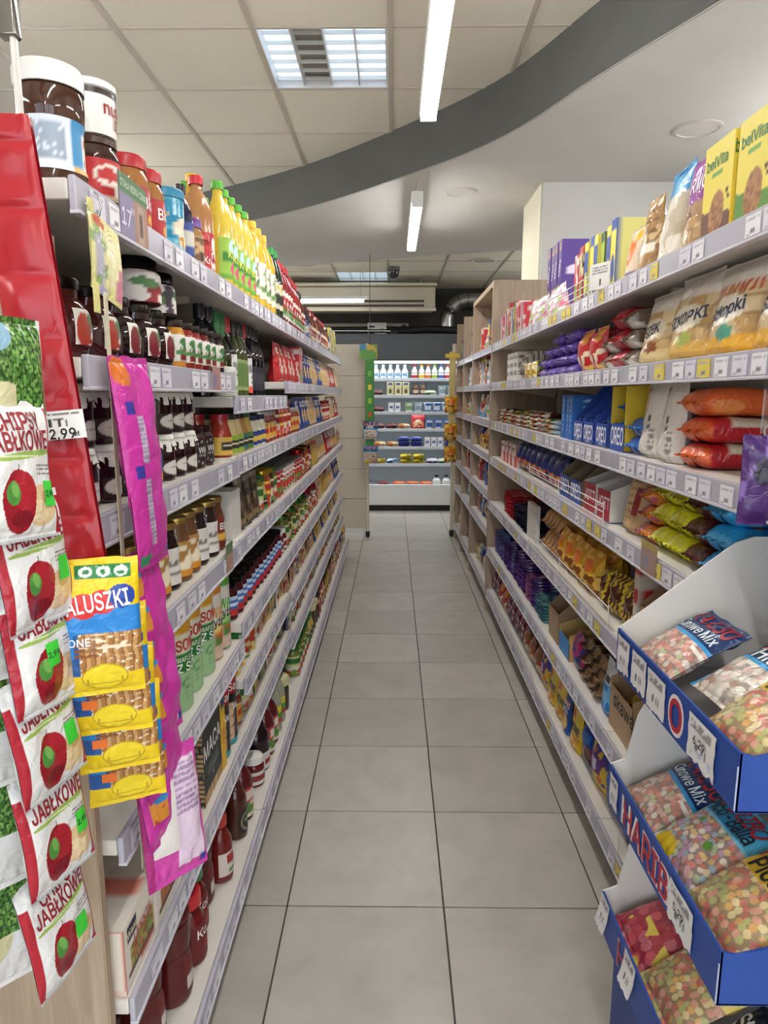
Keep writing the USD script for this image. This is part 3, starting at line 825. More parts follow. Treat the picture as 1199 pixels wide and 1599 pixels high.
jar('oil_green', 'oil_bottle', 'yellow cooking oil bottle with green cap', .039, .305, 'd9c04a', '58b23a', .022, [('f', '9cc84a'), ('e', .5, .78, .2, .2, 'bfe0ee'), ('r', .1, .9, .4, .62, '3d8a3a'), ('e', .5, .25, .16, .15, 'd8507a'), ('r', 0, 1, 0, .08, '6fae3a')], (.12, .52), 1.4, prof=OILB, lidr=.018, lidmat='plastic', bmat='filled_plastic', cat='bottle', texts=[('KUJ', .02, .36, 'e8e84a')])
jar('oil_big', 'oil_bottle', 'large yellow oil bottle with white label', .052, .325, 'd8b23a', 'e6c237', .022, [('f', 'efe9d8'), ('r', .44, .5, .3, .45, '4a4740'), ('r', .52, .6, .2, .3, '4a4740'), ('x', .42, .6, .5, .9, 5, 'a8a090'), ('n', 7, 7, .7, '6f9a55', 3)], (.16, .58), 2.2, prof=OILB, lidr=.02, lidmat='plastic', bmat='filled_plastic', cat='bottle')
jar('oil_dark', 'oil_bottle', 'dark oil bottle with green cap', .032, .30, '23301f', '2f9a4a', .03, [('f', 'd8d4bc'), ('r', .3, .7, .2, .6, '2c2c22'), ('e', .5, .8, .1, .1, 'c8b84a')], (.2, .6), prof=PB, lidr=.013, lidmat='plastic', cat='bottle')
for i, (c, cl) in enumerate((('8e1520', 'red'), ('a52025', 'bright red'), ('6a1418', 'dark red'))):
    jar(f'ketchup{i}', 'ketchup_bottle', f'{cl} ketchup bottle with white label', .036, .275 - .02 * i, c, ('c02028', 'b8202a', '3b2a26')[i], .028, [('f', 'ece6dc'), ('r', .2, .8, .3, .8, 'b31c22'), ('e', .5, .25, .2, .2, '3f8a38'), ('r', .36, .64, .5, .62, 'f0ece4')], (.14, .6), 1.5, prof=PB, lidr=.017, lidmat='plastic', bmat='filled_plastic', cat='bottle')
jar('sauce_mix0', 'sauce_bottle', 'small brown sauce bottle with red cap', .026, .19, '5c2418', 'b3222a', .02, [('f', 'd8c8a8'), ('r', .2, .8, .3, .7, '8a1f22')], (.15, .6), prof=PB, lidr=.012, lidmat='plastic', cat='bottle', n=16)
jar('sauce_mix1', 'sauce_bottle', 'small navy sauce bottle with black cap', .026, .185, '2a2c48', '1d1b1d', .02, [('f', '3a4f9a'), ('r', .2, .8, .3, .7, 'd8d2c4')], (.15, .6), prof=PB, lidr=.012, lidmat='plastic', cat='bottle', n=16)
jar('sauce_mix2', 'sauce_bottle', 'small amber sauce bottle with white cap', .026, .18, 'a8602a', 'e8e4de', .02, [('f', 'e8dcb8'), ('r', .2, .8, .3, .7, 'c84a2a')], (.15, .6), prof=PB, lidr=.012, lidmat='plastic', cat='bottle', n=16)
RJ = [(.0, 0), (.74, 0), (.84, .03), (.97, .25), (1, .45), (.95, .65), (.8, .8), (.66, .87), (.66, 1)]
for i, (c, cl, b) in enumerate((('431519', 'b8402f', 'red'), ('2b0e14', '4a2a4a', 'plum'), ('22090e', '7a1c26', 'black'))):
    jar(f'roundjam{i}', 'jam_jar', f'round {b} jam jar with oval label', .05, .122, c, '1b1614', .017, [('f', 'e6e2da'), ('e', .3, .4, .26, .5, cl), ('e', .66, .72, .22, .2, '4f7f47'), ('x', .45, .85, .25, .5, 4, '6a6560'), ('e', .7, .1, .2, .12, 'a8302a')], (.2, .72), .62, prof=RJ, lidr=.035, n=26)
for i, (c, cl, b) in enumerate((('c98a35', 'd98a3a', 'orange'), ('8a2a22', 'c0392f', 'red'), ('6b1b20', 'b53330', 'cherry red'), ('241018', '3f2440', 'dark'))):
    jar(f'slimjam{i}', 'jam_jar', f'slim {b} jam jar with white label', .033, .112, c, '2a211d', .016, FRUIT(cl), (.2, .82), None, texts=[('Łowicz', .009, .5, '2f5f32')], n=20)
jar('cherrytub', 'jam_jar', 'large white cherry jar with black lid', .05, .09, '4a1216', '161213', .022, [('f', 'e4ddd6'), ('c', 9, 4, ['a51f2a', '8e1a22', 'e4ddd6', 'e4ddd6', '4f7a45'], None, 5)], (.06, .96))
jar('plumtub', 'jam_jar', 'large white plum jar with black lid', .046, .088, '2a1216', '161213', .022, [('f', 'dcd8d2'), ('c', 9, 4, ['3a2436', 'dcd8d2', '4f7a45', '2a2230'], None, 6)], (.06, .96))
jar('black_btl', 'bottle', 'black glass bottle with foil neck', .036, .262, '17151a', '2a2830', .04, [('f', '22202a'), ('r', .3, .7, .3, .7, '3a3644')], (.1, .5), prof=PB, lidr=.016, lidmat='plastic', cat='bottle')
jar('green_btl', 'bottle', 'green capped oil bottle with gold label', .032, .26, '2a3218', '2f7a3c', .07, [('f', 'c9b86a'), ('e', .5, .5, .1, .3, '3a5a2a'), ('r', .3, .7, .05, .25, 'ede4c4')], (.08, .5), 1.4, prof=PB, lidr=.014, lidmat='plastic', cat='bottle')
jar('white_btl', 'bottle', 'dark bottle with tall white label', .034, .258, '1a1516', 'b02630', .05, [('f', 'e6e4e2'), ('r', 0, 1, 0, .2, 'd8502f'), ('e', .5, .45, .05, .06, '2b2829'), ('e', .5, .3, .05, .04, '2b2829'), ('x', .4, .6, .6, .85, 3, '8a8686')], (.06, .66), prof=[(0, 0), (.9, 0), (1, .02), (1, .68), (.8, .78), (.42, .88), (.4, 1)], lidr=.016, lidmat='plastic', cat='bottle')
jar('slim_btl', 'bottle', 'slim olive oil bottle', .026, .25, '46502a', '1d1b18', .04, [('f', '8fa06a'), ('r', .3, .7, .1, .9, '5f7a3c')], (.1, .6), prof=PB, lidr=.012, lidmat='plastic', cat='bottle')
jar('white_pot', 'jar', 'small white-lidded jar of pale spread', .032, .085, 'd9e0cf', 'ecebe6', .016, [('f', 'e2e8da'), ('n', 8, 6, .6, '9fb58a', 3)], (.1, .7), lidmat='plastic')
def pap(k, S=None):
    r, z = .038, .1
    n = 48
    th = np.arange(n) / n * 2 * np.pi
    rows = [(.0005, .001), (r * .8, .002), (r * 1.0, -.002), (r * 1.03, -.013), (r * 1.07, -.024), (r * 1.11, -.030)]
    P = np.array([[((rr + (q / 5) ** 2 * .004 * np.sin(11 * t)) * np.cos(t), (rr + (q / 5) ** 2 * .004 * np.sin(11 * t)) * np.sin(t), z + zz + (q / 5) ** 3 * .007 * np.sin(5 * t + 1)) for t in th] for q, (rr, zz) in enumerate(rows)])
    m = M().grid(P, 'e8e5de', flip=True, wrap=True)
    m.grid(P - [0, 0, .0008], 'c9c5bd', wrap=True)
    m.tube([(r * 1.045 * math.cos(t), r * 1.045 * math.sin(t), z - .011) for t in np.linspace(0, 2 * np.pi, 25)], .001, 'b9b3a6', 4)
    k.part('paper_cap', m, 'matte_paper')
pap(jar('paperjar', 'jam_jar', 'paper-capped dark preserve jar', .04, .1, '2a0d12', '9a948a', .01, [('f', '2a0d12'), ('e', .5, .5, .46, .46, 'cfc9c2'), ('e', .5, .5, .42, .40, 'ded9d3'), ('x', .28, .72, .4, .62, 2, '8a8580')], (.12, .5), .95, n=24))
jar('blueorange', 'jam_jar', 'black lidded jam jar with blue label', .034, .1, '3a1016', '141214', .02, [('f', '1c1a20'), ('e', .5, .6, .28, .34, '2f62b4'), ('e', .5, .2, .12, .18, 'e0902a'), ('e', .34, .16, .1, .12, 'b8302a')], (.08, .8), 1.4)
jar('ovaldark', 'jam_jar', 'dark cherry preserve jar with oval label', .042, .105, '2c0d12', '3a1c20', .014, [('f', '2c0d12'), ('e', .5, .5, .47, .48, 'a8a29c'), ('e', .5, .5, .45, .44, '2b2526'), ('x', .2, .8, .25, .45, 2, 'a8a29c')], (.1, .8), 1.2, texts=[('Wiśnie', .014, .52, 'dcd8d2')], n=24)
jar('greenlid', 'jam_jar', 'wide preserve jar with green lid', .045, .13, '4a1a1c', '4f9a3c', .018, None, n=24)
for i, (c, l, b) in enumerate((('d8c28a', '8fae3a', 'pale horseradish'), ('cfae5a', '4f7a3c', 'yellow mustard'), ('b88a4a', '3a6a62', 'brown mustard'), ('a83a2a', 'd8b04a', 'red relish'))):
    jar(f'mustard{i}', 'condiment_jar', f'{b} jar with printed label', .034, .125, c, ('3a3a30', '2e6a34', '2a2520', 'a8222a')[i], .018, [('f', l), ('r', .3, .7, .3, .7, '2b2b22'), ('x', .35, .65, .4, .6, 2, 'e8e0c0')], (.06, .55), lidmat='plastic', bmat='filled_glass', n=18, prof=[(0, 0), (.86, 0), (1, .05), (1, .55), (.8, .8), (.7, .9), (.7, 1)])
jar('mayo', 'mayonnaise_jar', 'pale mayonnaise jar with navy lid', .036, .11, 'e2dcc0', '3a3f6a', .016, [('f', '2f3f86'), ('r', .1, .9, .3, .6, 'ebe6d8'), ('e', .5, .45, .2, .2, 'd8b84a')], (.1, .6), n=18)
jar('whitelid', 'salad_jar', 'white lidded vegetable salad jar', .042, .12, '8a3a22', 'dedad2', .018, [('f', 'e0d8c4'), ('c', 8, 3, ['b8302a', '5a8a3a', 'd8a03a', 'e8e0cc'], None, 3)], (.15, .75), n=18)
for i, (c, b) in enumerate((('9a2a20', 'tomato sauce'), ('b5562a', 'curry sauce'), ('6a2a1a', 'bolognese sauce'), ('4f3a22', 'mushroom'), ('747a32', 'pickled cucumber'))):
    jar(f'sauce{i}', 'sauce_jar', f'{b} jar with striped label', .037, .14, c, ('b8222a', 'c8a02a', '2a2622', 'c9a43a', '3f7a38')[i], .016, [('f', ('e0d8c8', 'e8c24a', '9a2a22', 'd8c8a0', 'c9cf8a')[i]), ('r', .15, .85, .55, .85, ('a81f24', 'b8302a', 'e0d8c8', '5a3a22', '2f6a2f')[i]), ('c', 7, 4, ['c8402a', '6a8a3a', 'e0d8c8'], None, i, 0, 1, 0, .4)], (.12, .8), n=18)
for i, (c, b) in enumerate((('b8322c', 'red'), ('ddd8cc', 'white'), ('c9a83a', 'yellow'))):
    jar(f'tin{i}', 'food_tin', f'{b} printed food tin', .04, .115, [('f', c), ('r', 0, 1, .62, .86, ('f0ece2', 'b8222a', '2f6a34')[i]), ('c', 8, 5, ['c8302a', 'e8e2d4', '6a8a3a'], None, i, .2, .8, .08, .55), ('r', .35, .65, .66, .8, ('a81f24', 'f0ece2', 'e8d89a')[i])], 'b9b9bc', .006, prof=[(0, 0), (1, 0), (1, .02), (.985, .03), (.985, .97), (1, 1)], bmat='printed_card', cat='tin', n=22)
GOLD = [(0, 0), (.86, 0), (1, .04), (1, .3), (.9, .45), (.97, .66), (.8, .84), (.74, .9), (.74, 1)]
for i, (c, l, b) in enumerate((('4a2a1a', None, 'plain coffee'), ('6a3f22', [('f', '7a2a26'), ('r', .2, .8, .2, .4, 'e0b04a')], 'red labelled coffee'), ('7a5230', [('f', 'b08040'), ('n', 8, 6, .5, 'efe4c8', 3), ('r', 0, 1, 0, .2, 'd8902a')], 'beige labelled honey'), ('2a1a14', [('f', 'e0dcd6'), ('x', .35, .65, .3, .8, 5, '77726a')], 'white labelled coffee'))):
    jar(f'gold{i}', 'coffee_jar', f'{b} jar with gold lid', .037, .15, c, 'b89a55', .014, l, (.1, .7), None, prof=GOLD, lidr=.031, n=22, texts=[('BIO', .018, .5, 'f2ece0')] if i == 1 else ())
carton('whitebox', 'carton', 'plain white carton holding dark pouches', .20, .10, .145, [('f', 'd9d5cf')], cat='box')
bag('darkpouch', 'food_pouch', 'dark mushroom pouch with pale side', .11, .165, .05, [('f', '4a3a28'), ('c', 7, 9, ['5a4632', '3a2c1e', '8a7450'], None, 4), ('r', 0, 1, .9, 1, '6a5a42'), ('r', .1, .9, .6, .75, '2c261e')], stand=True, seed=5)
jar('bluejam', 'jam_jar', 'dark lidded jam jar with blue label', .031, .118, '45131a', '1a1416', .016, [('f', 'b83a44'), ('r', 0, 1, .38, .8, '2f66b8'), ('r', 0, 1, .8, 1, 'b9cfe6'), ('r', .3, .7, .5, .66, 'd8e4f0'), ('c', 9, 2, ['c8302a', 'a82a3a', 'd8a04a'], None, 2, 0, 1, 0, .36)], (.14, .74), n=18)
RICE = [('f', 'd9b9a0'), ('s', 'v', 9, .12, '9a6f58', 0, 1, .02, .5), ('r', 0, 1, .0, .03, 'e0a03a')]
tower('sonko', 'rice_cake_pack', 'green and orange rice cake tower', .05, .258, [('f', '9fc592'), ('r', 0, 1, .36, .54, '2f7a3c'), ('r', 0, 1, .54, .72, 'ede6cc'), ('r', 0, 1, .72, 1.01, 'e0a22c'), ('n', 6, 20, .62, 'efb744', 3, 0, 1, .74, 1.01), ('e', .44, .27, .05, .045, '5f9a62'), ('e', .44, .27, .042, .036, '9fc592'), ('e', .46, .15, .05, .045, '7db082'), ('e', .46, .15, .042, .036, '9fc592'), ('x', .36, .56, .04, .08, 2, '4f8a56')], [('SONKO', .026, .63, 'c8302f'), ('WAFLE RYŻOWE', .012, .50, 'e4ead0'), ('Z SOLĄ', .021, .42, 'f4f4ec')])
tower('sonkoblue', 'rice_cake_pack', 'blue rice cake tower', .05, .258, [('f', '86a7c4'), ('r', 0, 1, .36, .54, '4f7fa8'), ('r', 0, 1, .54, .72, 'ede6cc'), ('r', 0, 1, .72, 1.01, 'd8962c'), ('e', .44, .27, .05, .045, '4f7fa8'), ('e', .44, .27, .042, .036, '86a7c4')], [('SONKO', .026, .63, 'c8302f')], seed=7)
for key, c1, b in (('waforange', 'e0922c', 'orange'), ('wafgreen', '56a838', 'green')):
    jar(key, 'rice_cake_pack', f'white rice wafer pack with {b} top', .044, .245, [('f', 'ece8de'), ('r', 0, 1, .86, 1.01, c1), ('r', 0, 1, .34, .48, c1), ('n', 5, 30, .5, 'f2d68a' if b == 'orange' else 'a9d48a', 3, 0, 1, .36, .46), ('r', 0, 1, .03, .34, 'd9bca8'), ('s', 'v', 26, .14, 'a4785f', 0, 1, .03, .34), ('e', .5, .27, .1, .07, 'd8502f'), ('e', .44, .24, .07, .05, '5f8a3a'), ('r', 0, 1, 0, .03, c1)], c1, .022, None, prof=[(0, 0), (.95, 0), (1, .02), (1, .97), (.97, 1)], bmat='printed_film', lidmat='plastic', cat='packet', texts=[('WAFLE', .03, .62, c1), ('ryżowe', .024, .5, '3a3a30')])
SEED = [('f', 'c9a878'), ('c', 22, 30, ['d8b98a', 'b8905c', 'c9a470', 'a87f4c'], None, 3)]
carton('wasa', 'crispbread_box', 'cream crispbread box with navy logo', .12, .14, .128, [('f', 'eae2d4'), ('r', .12, .44, .66, .92, '23284a'), ('c', 26, 14, ['8fa04a', 'b08a4a', 'c9a05a', '6f8a3a', 'a03a2a'], None, 4, .2, .98, .22, .56), ('r', .1, .98, .16, .22, '5a3424'), ('r', .5, .98, .08, .14, 'c8605a'), ('r', 0, .03, 0, 1, 'd89a90')],
       [('f', 'eae0d0'), ('r', .0, 1, .97, 1, 'd07a70'), ('r', 0, .02, 0, 1, 'd07a70'), ('r', .98, 1, 0, 1, 'd07a70'), ('r', .1, .42, .82, .93, '23284a'), ('r', 0, 1, 0, .1, 'e6c9bc')], [('f', 'e9e2d6'), ('r', .6, .95, .1, .9, 'd8806e')], [('LEKKIE', .018, .62, .60, 'b8504a', 0), ('Wasa', .013, .28, .79, 'e8dcb0')], [('ŻYTNIE', .011, .5, .60, 'c86a60'), ('Wasa', .008, .26, .875, 'e8dcb0')], n=(44, 30), ttexts=[('LEKKIE ŻYTNIE', .011, .5, .35, 'c86a60')])
carton('wasa2', 'crispbread_box', 'cream crispbread box with mauve panel', .12, .14, .118, [('f', 'eae2d4'), ('r', .12, .44, .66, .92, '23284a'), ('c', 26, 14, ['a8743a', 'b08a4a', '8a4a2a', 'c8604a'], None, 6, .2, .98, .22, .56), ('r', .1, .98, .16, .22, '5a3424')], [('f', 'eae0d0'), ('r', 0, 1, .97, 1, 'd8b0b0')], [('f', 'e9e2d6'), ('r', .6, .95, .1, .9, 'a87a9a')], [('Wasa', .013, .28, .79, 'e8dcb0')], (), n=(34, 24))
bag('sesame', 'cracker_pack', 'seeded cracker pack with red logo', .17, .235, .05, SEED + [('r', 0, .2, 0, 1, 'b8767a'), ('e', .62, .3, .16, .05, 'b8303a', 50), ('e', .2, .14, .22, .12, 'b8302c'), ('r', 0, 1, .9, 1, 'c9a070')], [('MR', .016, .72, .4, 'a8303a', 60)], n=(34, 40), stand=True, wr=.001)
carton('maca', 'matzo_pack', 'black matzo pack with white lettering', .035, .17, .225, [('f', '22292a'), ('r', 0, 1, 0, .12, 'c9a878'), ('c', 26, 5, ['d8b98a', 'b8905c', 'a87f4c'], None, 3, 0, 1, 0, .12), ('x', .2, .8, .3, .42, 3, '6a7270'), ('e', .5, .24, .05, .03, '8a9290')], [('f', '2a3030'), ('s', 'v', 16, .4, 'c9a878', 0, 1, 0, .9)], None, [('MACA', .042, .5, .62, 'e6e6e0', 0)], n=(30, 36), cat='packet')
carton('yellowpack', 'wafer_box', 'narrow yellow wafer box with navy patch', .06, .035, .245, [('f', 'e8b82a'), ('r', .05, .95, .74, .86, '23407f'), ('e', .5, .4, .4, .12, 'd8962a')], [('f', 'e9bd36'), ('c', 6, 12, ['d89a3a', 'e9bd36', 'c9842a'], None, 4, 0, 1, .1, .6)], n=(12, 26))
jar('santetube', 'rice_cake_pack', 'black wafer tube with red top', .041, .25, [('f', '1f1c1e'), ('r', 0, 1, .74, 1.01, 'c02028'), ('r', 0, 1, 0, .1, '3aa0a8'), ('s', 'v', 22, .1, 'b98f72', 0, .42, .1, .6), ('r', .3, .42, .1, .6, 'd8b496'), ('s', 'v', 22, .12, '9a6f58', .28, .43, .1, .6), ('e', .6, .2, .08, .06, 'd88a8a')], 'c02028', .03, None, prof=[(0, 0), (.95, 0), (1, .02), (1, .96), (.9, 1)], lidr=.037, bmat='printed_film', lidmat='plastic', cat='packet', texts=[('Sante', .024, .84, 'f2ece6'), ('WAFLE', .018, .55, 'ece8e0', .35)])
for i, (c, b) in enumerate((('2f9a4a', 'green'), ('e0b83a', 'yellow'))):
    jar(f'saltpot{i}', 'seasoning_tub', f'{b} capped seasoning tub', .034, .138, [('f', 'e6e2d4'), ('r', 0, 1, .0, .35, ('d8b83a', '3f8a3c')[i]), ('c', 8, 6, ['c8402a', '6a9a3a', 'e8d48a'], None, i, 0, 1, .1, .7)], c, .03, None, bmat='filled_plastic', lidmat='plastic', cat='tub', n=18)
KB = [(0, 0), (.84, 0), (.96, .02), (1, .06), (1, .38), (.94, .52), (.98, .62), (.9, .76), (.6, .9), (.42, .95), (.42, 1)]
for key, cc, b in (('kotlinred', 'cc2430', 'red'), ('kotlingreen', '2b8a44', 'green')):
    jar(key, 'ketchup_bottle', f'squat ketchup bottle with flat {b} cap', .041, .175, '6b1c1a', cc, .036, [('f', '6b1c1a'), ('e', .5, .34, .2, .2, '9a2a22'), ('e', .56, .3, .09, .10, '3a4a22'), ('r', .3, .7, .72, .86, '8a2622')], (.1, .72), 1.3, prof=KB, lidr=.032, lidmat='plastic', bmat='filled_plastic', cat='bottle', texts=[('Kotlin', .022, .56, 'efe6e0')], n=26)
jar('ketchupbig', 'ketchup_bottle', 'large dark red ketchup bottle', .047, .2, '571615', '5a1615', .01, [('f', '571615'), ('r', .3, .7, .5, .9, '6e1f1c'), ('r', .35, .65, .1, .4, 'd8cfc8')], (.1, .62), 1.2, prof=[(0, 0), (.84, 0), (.96, .02), (1, .06), (1, .42), (.9, .56), (.98, .68), (1, .8), (.96, .95), (.7, 1)], lidmat='plastic', bmat='filled_plastic', cat='bottle', n=26)
jar('ketchupslim', 'ketchup_bottle', 'slim ketchup bottle with red flip cap', .035, .19, '6e1f1a', 'b8322c', .034, [('f', 'd8ccc4'), ('r', .25, .75, .5, .9, 'a02a26'), ('r', .3, .7, .1, .3, '4f7a38')], (.14, .56), 1.4, prof=KB, lidr=.022, lidmat='plastic', bmat='filled_plastic', cat='bottle')
jar('bbq', 'sauce_bottle', 'brown barbecue sauce bottle with copper cap', .036, .205, '4a221a', '9a5a3a', .03, [('f', '2c2522'), ('e', .5, .5, .4, .44, 'a89a84'), ('e', .5, .5, .36, .38, '2f3a2a'), ('x', .3, .7, .4, .6, 2, 'cfc4a8')], (.1, .5), 1.1, prof=PB, lidr=.018, lidmat='plastic', bmat='filled_glass', cat='bottle')
jar('vinegar', 'vinegar_bottle', 'clear vinegar bottle with tricolour label', .037, .205, '9a9a88', 'd8d4c8', .02, [('f', '4f9a3c'), ('r', 0, 1, .6, 1, 'd8c83a'), ('r', 0, 1, 0, .26, 'c0382c')], (.22, .58), prof=PB, lidr=.015, lidmat='plastic', cat='bottle')
jar('clothjar', 'preserve_jar', 'dark preserve jar under a pale paper cap', .05, .14, '453a26', 'c9c49a', .03, None, lidr=.053, lidmat='matte_paper', n=26)
jar('soy', 'sauce_bottle', 'black syrup bottle with white label', .05, .205, '1f1014', '1a1416', .03, [('f', 'dcd8d4'), ('r', .3, .7, .3, .6, '9a2a30')], (.05, .4), 1.4, prof=PB, lidr=.016, lidmat='plastic', cat='bottle')
jar('redwine', 'syrup_bottle', 'red syrup bottle with printed label', .04, .205, '5a1a1c', '7a6a5a', .025, [('f', 'b02a2c'), ('c', 6, 6, ['c84a3a', 'e8dcc8', '5a8a3a'], None, 3, 0, 1, 0, .5), ('r', .4, .6, .55, .9, 'e6d6ca')], (.08, .62), prof=PB, lidr=.016, lidmat='plastic', cat='bottle')
jar('smallred', 'relish_jar', 'small horseradish jar with white lid', .038, .1, '6a1a1c', 'e6e4e0', .022, [('f', 'e0dad4'), ('r', .2, .8, .3, .7, '8a2a2a')], (.12, .7), lidmat='plastic')
jar('bluecan', 'seasoning_tub', 'navy coffee tin with white print', .045, .15, [('f', '23284f'), ('x', .3, .7, .3, .6, 4, 'b9bed8'), ('r', .3, .7, .66, .8, 'd8d8e4')], 'cfcbc6', .014, None, bmat='printed_card', cat='tin', prof=[(0, 0), (1, 0), (1, 1)])
# pasta, sachets
for key, c, b in (('pastablue', '23408f', 'blue'), ('pastared', 'b32328', 'red'), ('pastabeige', 'd8b48a', 'beige')):
    bag(key, 'pasta_bag', f'{b} pasta bag', .115, .17, .07, [('f', c), ('e', .5, .42, .24, .22, 'e0c07a' if b != 'red' else 'd8d2c6'), ('c', 8, 14, ['e4c887', 'cfa95c', 'b98f42'] if b != 'red' else ['d8504a', 'e8e2d4', 'b32328'], None, 4, .3, .7, .22, .6, 1), ('r', .2, .8, .72, .84, 'e8e4dc'), ('r', .27, .73, .75, .81, c), ('s', 'u', 9, .12, '3f60b4' if b == 'blue' else c, 0, 1, .84, 1)], stand=True, seed=len(key), n=(20, 26))
for i, (c, c2, b) in enumerate((('e4dccb', 'c0392f', 'white'), ('dcb43a', 'a0402a', 'yellow'), ('a8302c', 'e0d0a8', 'red'), ('d59a86', '8a3a2c', 'pink'), ('5f7a3a', 'dccf9a', 'green'), ('3a4a80', 'd8d4cc', 'blue'))):
    bag(f'sachet{i}', 'soup_sachet', f'{b} soup sachet', .10, .135, .018, [('f', c), ('e', .5, .32, .34, .2, c2), ('c', 8, 8, [c2, 'd8a85a', '6f8a3a', 'b8502f'], None, i, .18, .82, .12, .5, 1), ('r', .12, .88, .66, .84, c2), ('x', .18, .82, .69, .81, 2, 'f0ece2')], seed=i, n=(16, 20))
bag('noodle', 'noodle_pack', 'yellow egg noodle pack', .12, .17, .06, [('f', 'd8b04a'), ('c', 12, 16, ['e4c462', 'c99a3a', 'd8ae4a', 'b8842a'], None, 2, 0, 1, .1, .7), ('r', .1, .9, .72, .9, 'e6e0cc'), ('r', .16, .84, .76, .86, 'b8302a')], stand=True, n=(18, 22))
bag('bun', 'bread_bag', 'clear bag of pale rolls', .15, .19, .11, [('f', 'd8c4a0'), ('c', 4, 5, ['d9bf92', 'cbb083', 'e0cba6'], 'b89a6a', 3), ('r', .2, .8, .55, .75, 'e8d8c4'), ('r', .25, .75, .2, .4, 'e0a03a')], stand=True, n=(20, 22))

# ------------------------------------------------------------------ sweets side
for i, (c, b) in enumerate((('6a4432', 'chocolate'), ('5f8f3a', 'green'), ('b84438', 'red'))):
    carton(f'bel{i}', 'biscuit_box', f'tall yellow breakfast biscuit box with {b} base', .055, .125, .195,
           [('f', 'e8d658'), ('d', .34, -.1, c), ('e', .52, .27, .27, .22, 'a9764a', 20), ('c', 14, 20, ['b58152', '9c6a40', 'a9764a', '8d5c36'], None, i, .27, .77, .06, .48, 1), ('e', .85, .45, .05, .03, '5a3423'), ('e', .9, .38, .04, .025, '5a3423'), ('r', .3, .66, .66, .69, '6fa54a')],
           [('f', 'dcc23c'), ('r', .2, .8, .62, .67, '2f5a2a'), ('x', .2, .8, .1, .5, 9, 'a08a2a')], None, [('belVita', .021, .45, .80, '2f7a4a', 0)], [('belVita', .024, .5, .84, '2f6a3a')], n=(34, 46))
bag('harmo', 'biscuit_bag', 'purple topped biscuit bag', .14, .21, .07, [('f', 'b08a66'), ('r', 0, 1, .52, 1, '9a4fa0'), ('d', .62, -.2, 'a98560'), ('r', 0, 1, .72, 1, '9a4fa0'), ('e', .5, .35, .18, .11, '6a4630'), ('e', .62, .3, .24, .08, 'c29a68'), ('c', 5, 8, ['c8a87c', 'b8946a', 'd4bb94'], '9a7a58', 3, 0, 1, 0, .28)], [('HARMO', .032, .5, .72, 'f0e8f0')], stand=True, seed=4)
def tie(k, S):
    m = M().tube([(0, -.02, k.h * .95), (0, .0, k.h * .96), (0, .02, k.h * .95)], .004, '2b6fa8', 6)
    k.part('tie', m, 'plastic')
bag('bluetop', 'cookie_bag', 'clear cookie bag tied under a blue top', .15, .235, .1, [('f', 'cfc6b6'), ('c', 5, 7, ['ddd6c9', 'c4b8a4', 'e2dccf', 'b8a98e'], None, 4), ('r', 0, 1, .7, 1, '3a8fc8'), ('n', 4, 4, .6, '6fb4dc', 2, 0, 1, .72, 1)], stand=True, seed=6, extra=tie)
bag('wafclear', 'cookie_bag', 'clear bag of striped cookies', .11, .2, .07, [('f', 'b89468'), ('c', 3, 5, ['c29c6c', 'a8804f', 'cfae80'], '8a6844', 5), ('s', 'v', 26, .25, '7a5836', .1, .9, .5, .95), ('r', .1, .9, .3, .42, 'e6dfd0')], stand=True, seed=7)
bag('orangebag', 'sweet_bag', 'orange sweets bag', .11, .15, .06, [('f', 'd8c4aa'), ('e', .45, .55, .3, .24, 'e2761c'), ('e', .7, .85, .2, .1, 'efb02a'), ('r', 0, 1, 0, .2, '7a5a86')], stand=True, seed=8)
for i, (c, c2, b) in enumerate((('d8cf4a', '2f4f9a', 'yellow spined'), ('2f4f9a', 'd8d05a', 'blue spined'), ('9fb83a', '3a5a30', 'green spined'))):
    carton(f'thin{i}', 'wafer_box', f'slim {b} wafer box', .15, .042, .205 - .006 * i, [('f', c), ('r', 0, 1, .85, 1, c2), ('e', .5, .3, .4, .2, c2), ('x', .3, .7, .45, .8, 8, c2)], [('f', 'd9d27c'), ('r', 0, .12, 0, 1, c2), ('e', .6, .82, .13, .09, 'b0ae84'), ('e', .6, .60, .13, .09, 'b0ae84'), ('e', .6, .3, .3, .1, c2)], None, n=(12, 24))
carton('redbox0', 'biscuit_box', 'red and cream biscuit box', .14, .06, .2, [('f', 'b3282c'), ('r', 0, 1, .5, .9, 'd9c48e'), ('n', 6, 9, .6, '3a2422', 3, 0, 1, .5, .9), ('r', .2, .8, .1, .4, '7aa04a')], None, None, [], n=(12, 24))
carton('redbox1', 'biscuit_box', 'red patterned biscuit box', .14, .05, .185, [('f', 'c2303a'), ('n', 5, 8, .58, 'e8dcd4', 6), ('r', .25, .75, .12, .4, '6fae4a')], None, None, [], n=(12, 24))
carton('milka', 'chocolate_box', 'purple chocolate biscuit box', .12, .058, .185, [('f', '5b3f92'), ('r', .3, .7, .74, .94, 'c99a3a'), ('s', 'v', 30, .4, '6a4a3a', .36, .64, .75, .93)], [('f', '533a88'), ('e', .5, .3, .3, .12, 'd8cfe6')], [('f', '6a50a0')], [('Milka', .022, .45, .36, 'efeaf4', 75)], n=(14, 24))
bag('floral', 'sweet_bag', 'white floral sweets bag', .26, .138, .09, [('f', 'e9e6e2'), ('c', 9, 7, ['e9e6e2', 'e9e6e2', 'e3dfdc', 'd86a8a', '9fbf4a', 'c8a0b8'], None, 4), ('e', .55, .78, .12, .1, 'd8527a'), ('e', .35, .45, .09, .09, '9cc04a'), ('n', 16, 12, .74, '6a4a5a', 5)], stand=True, seed=9)
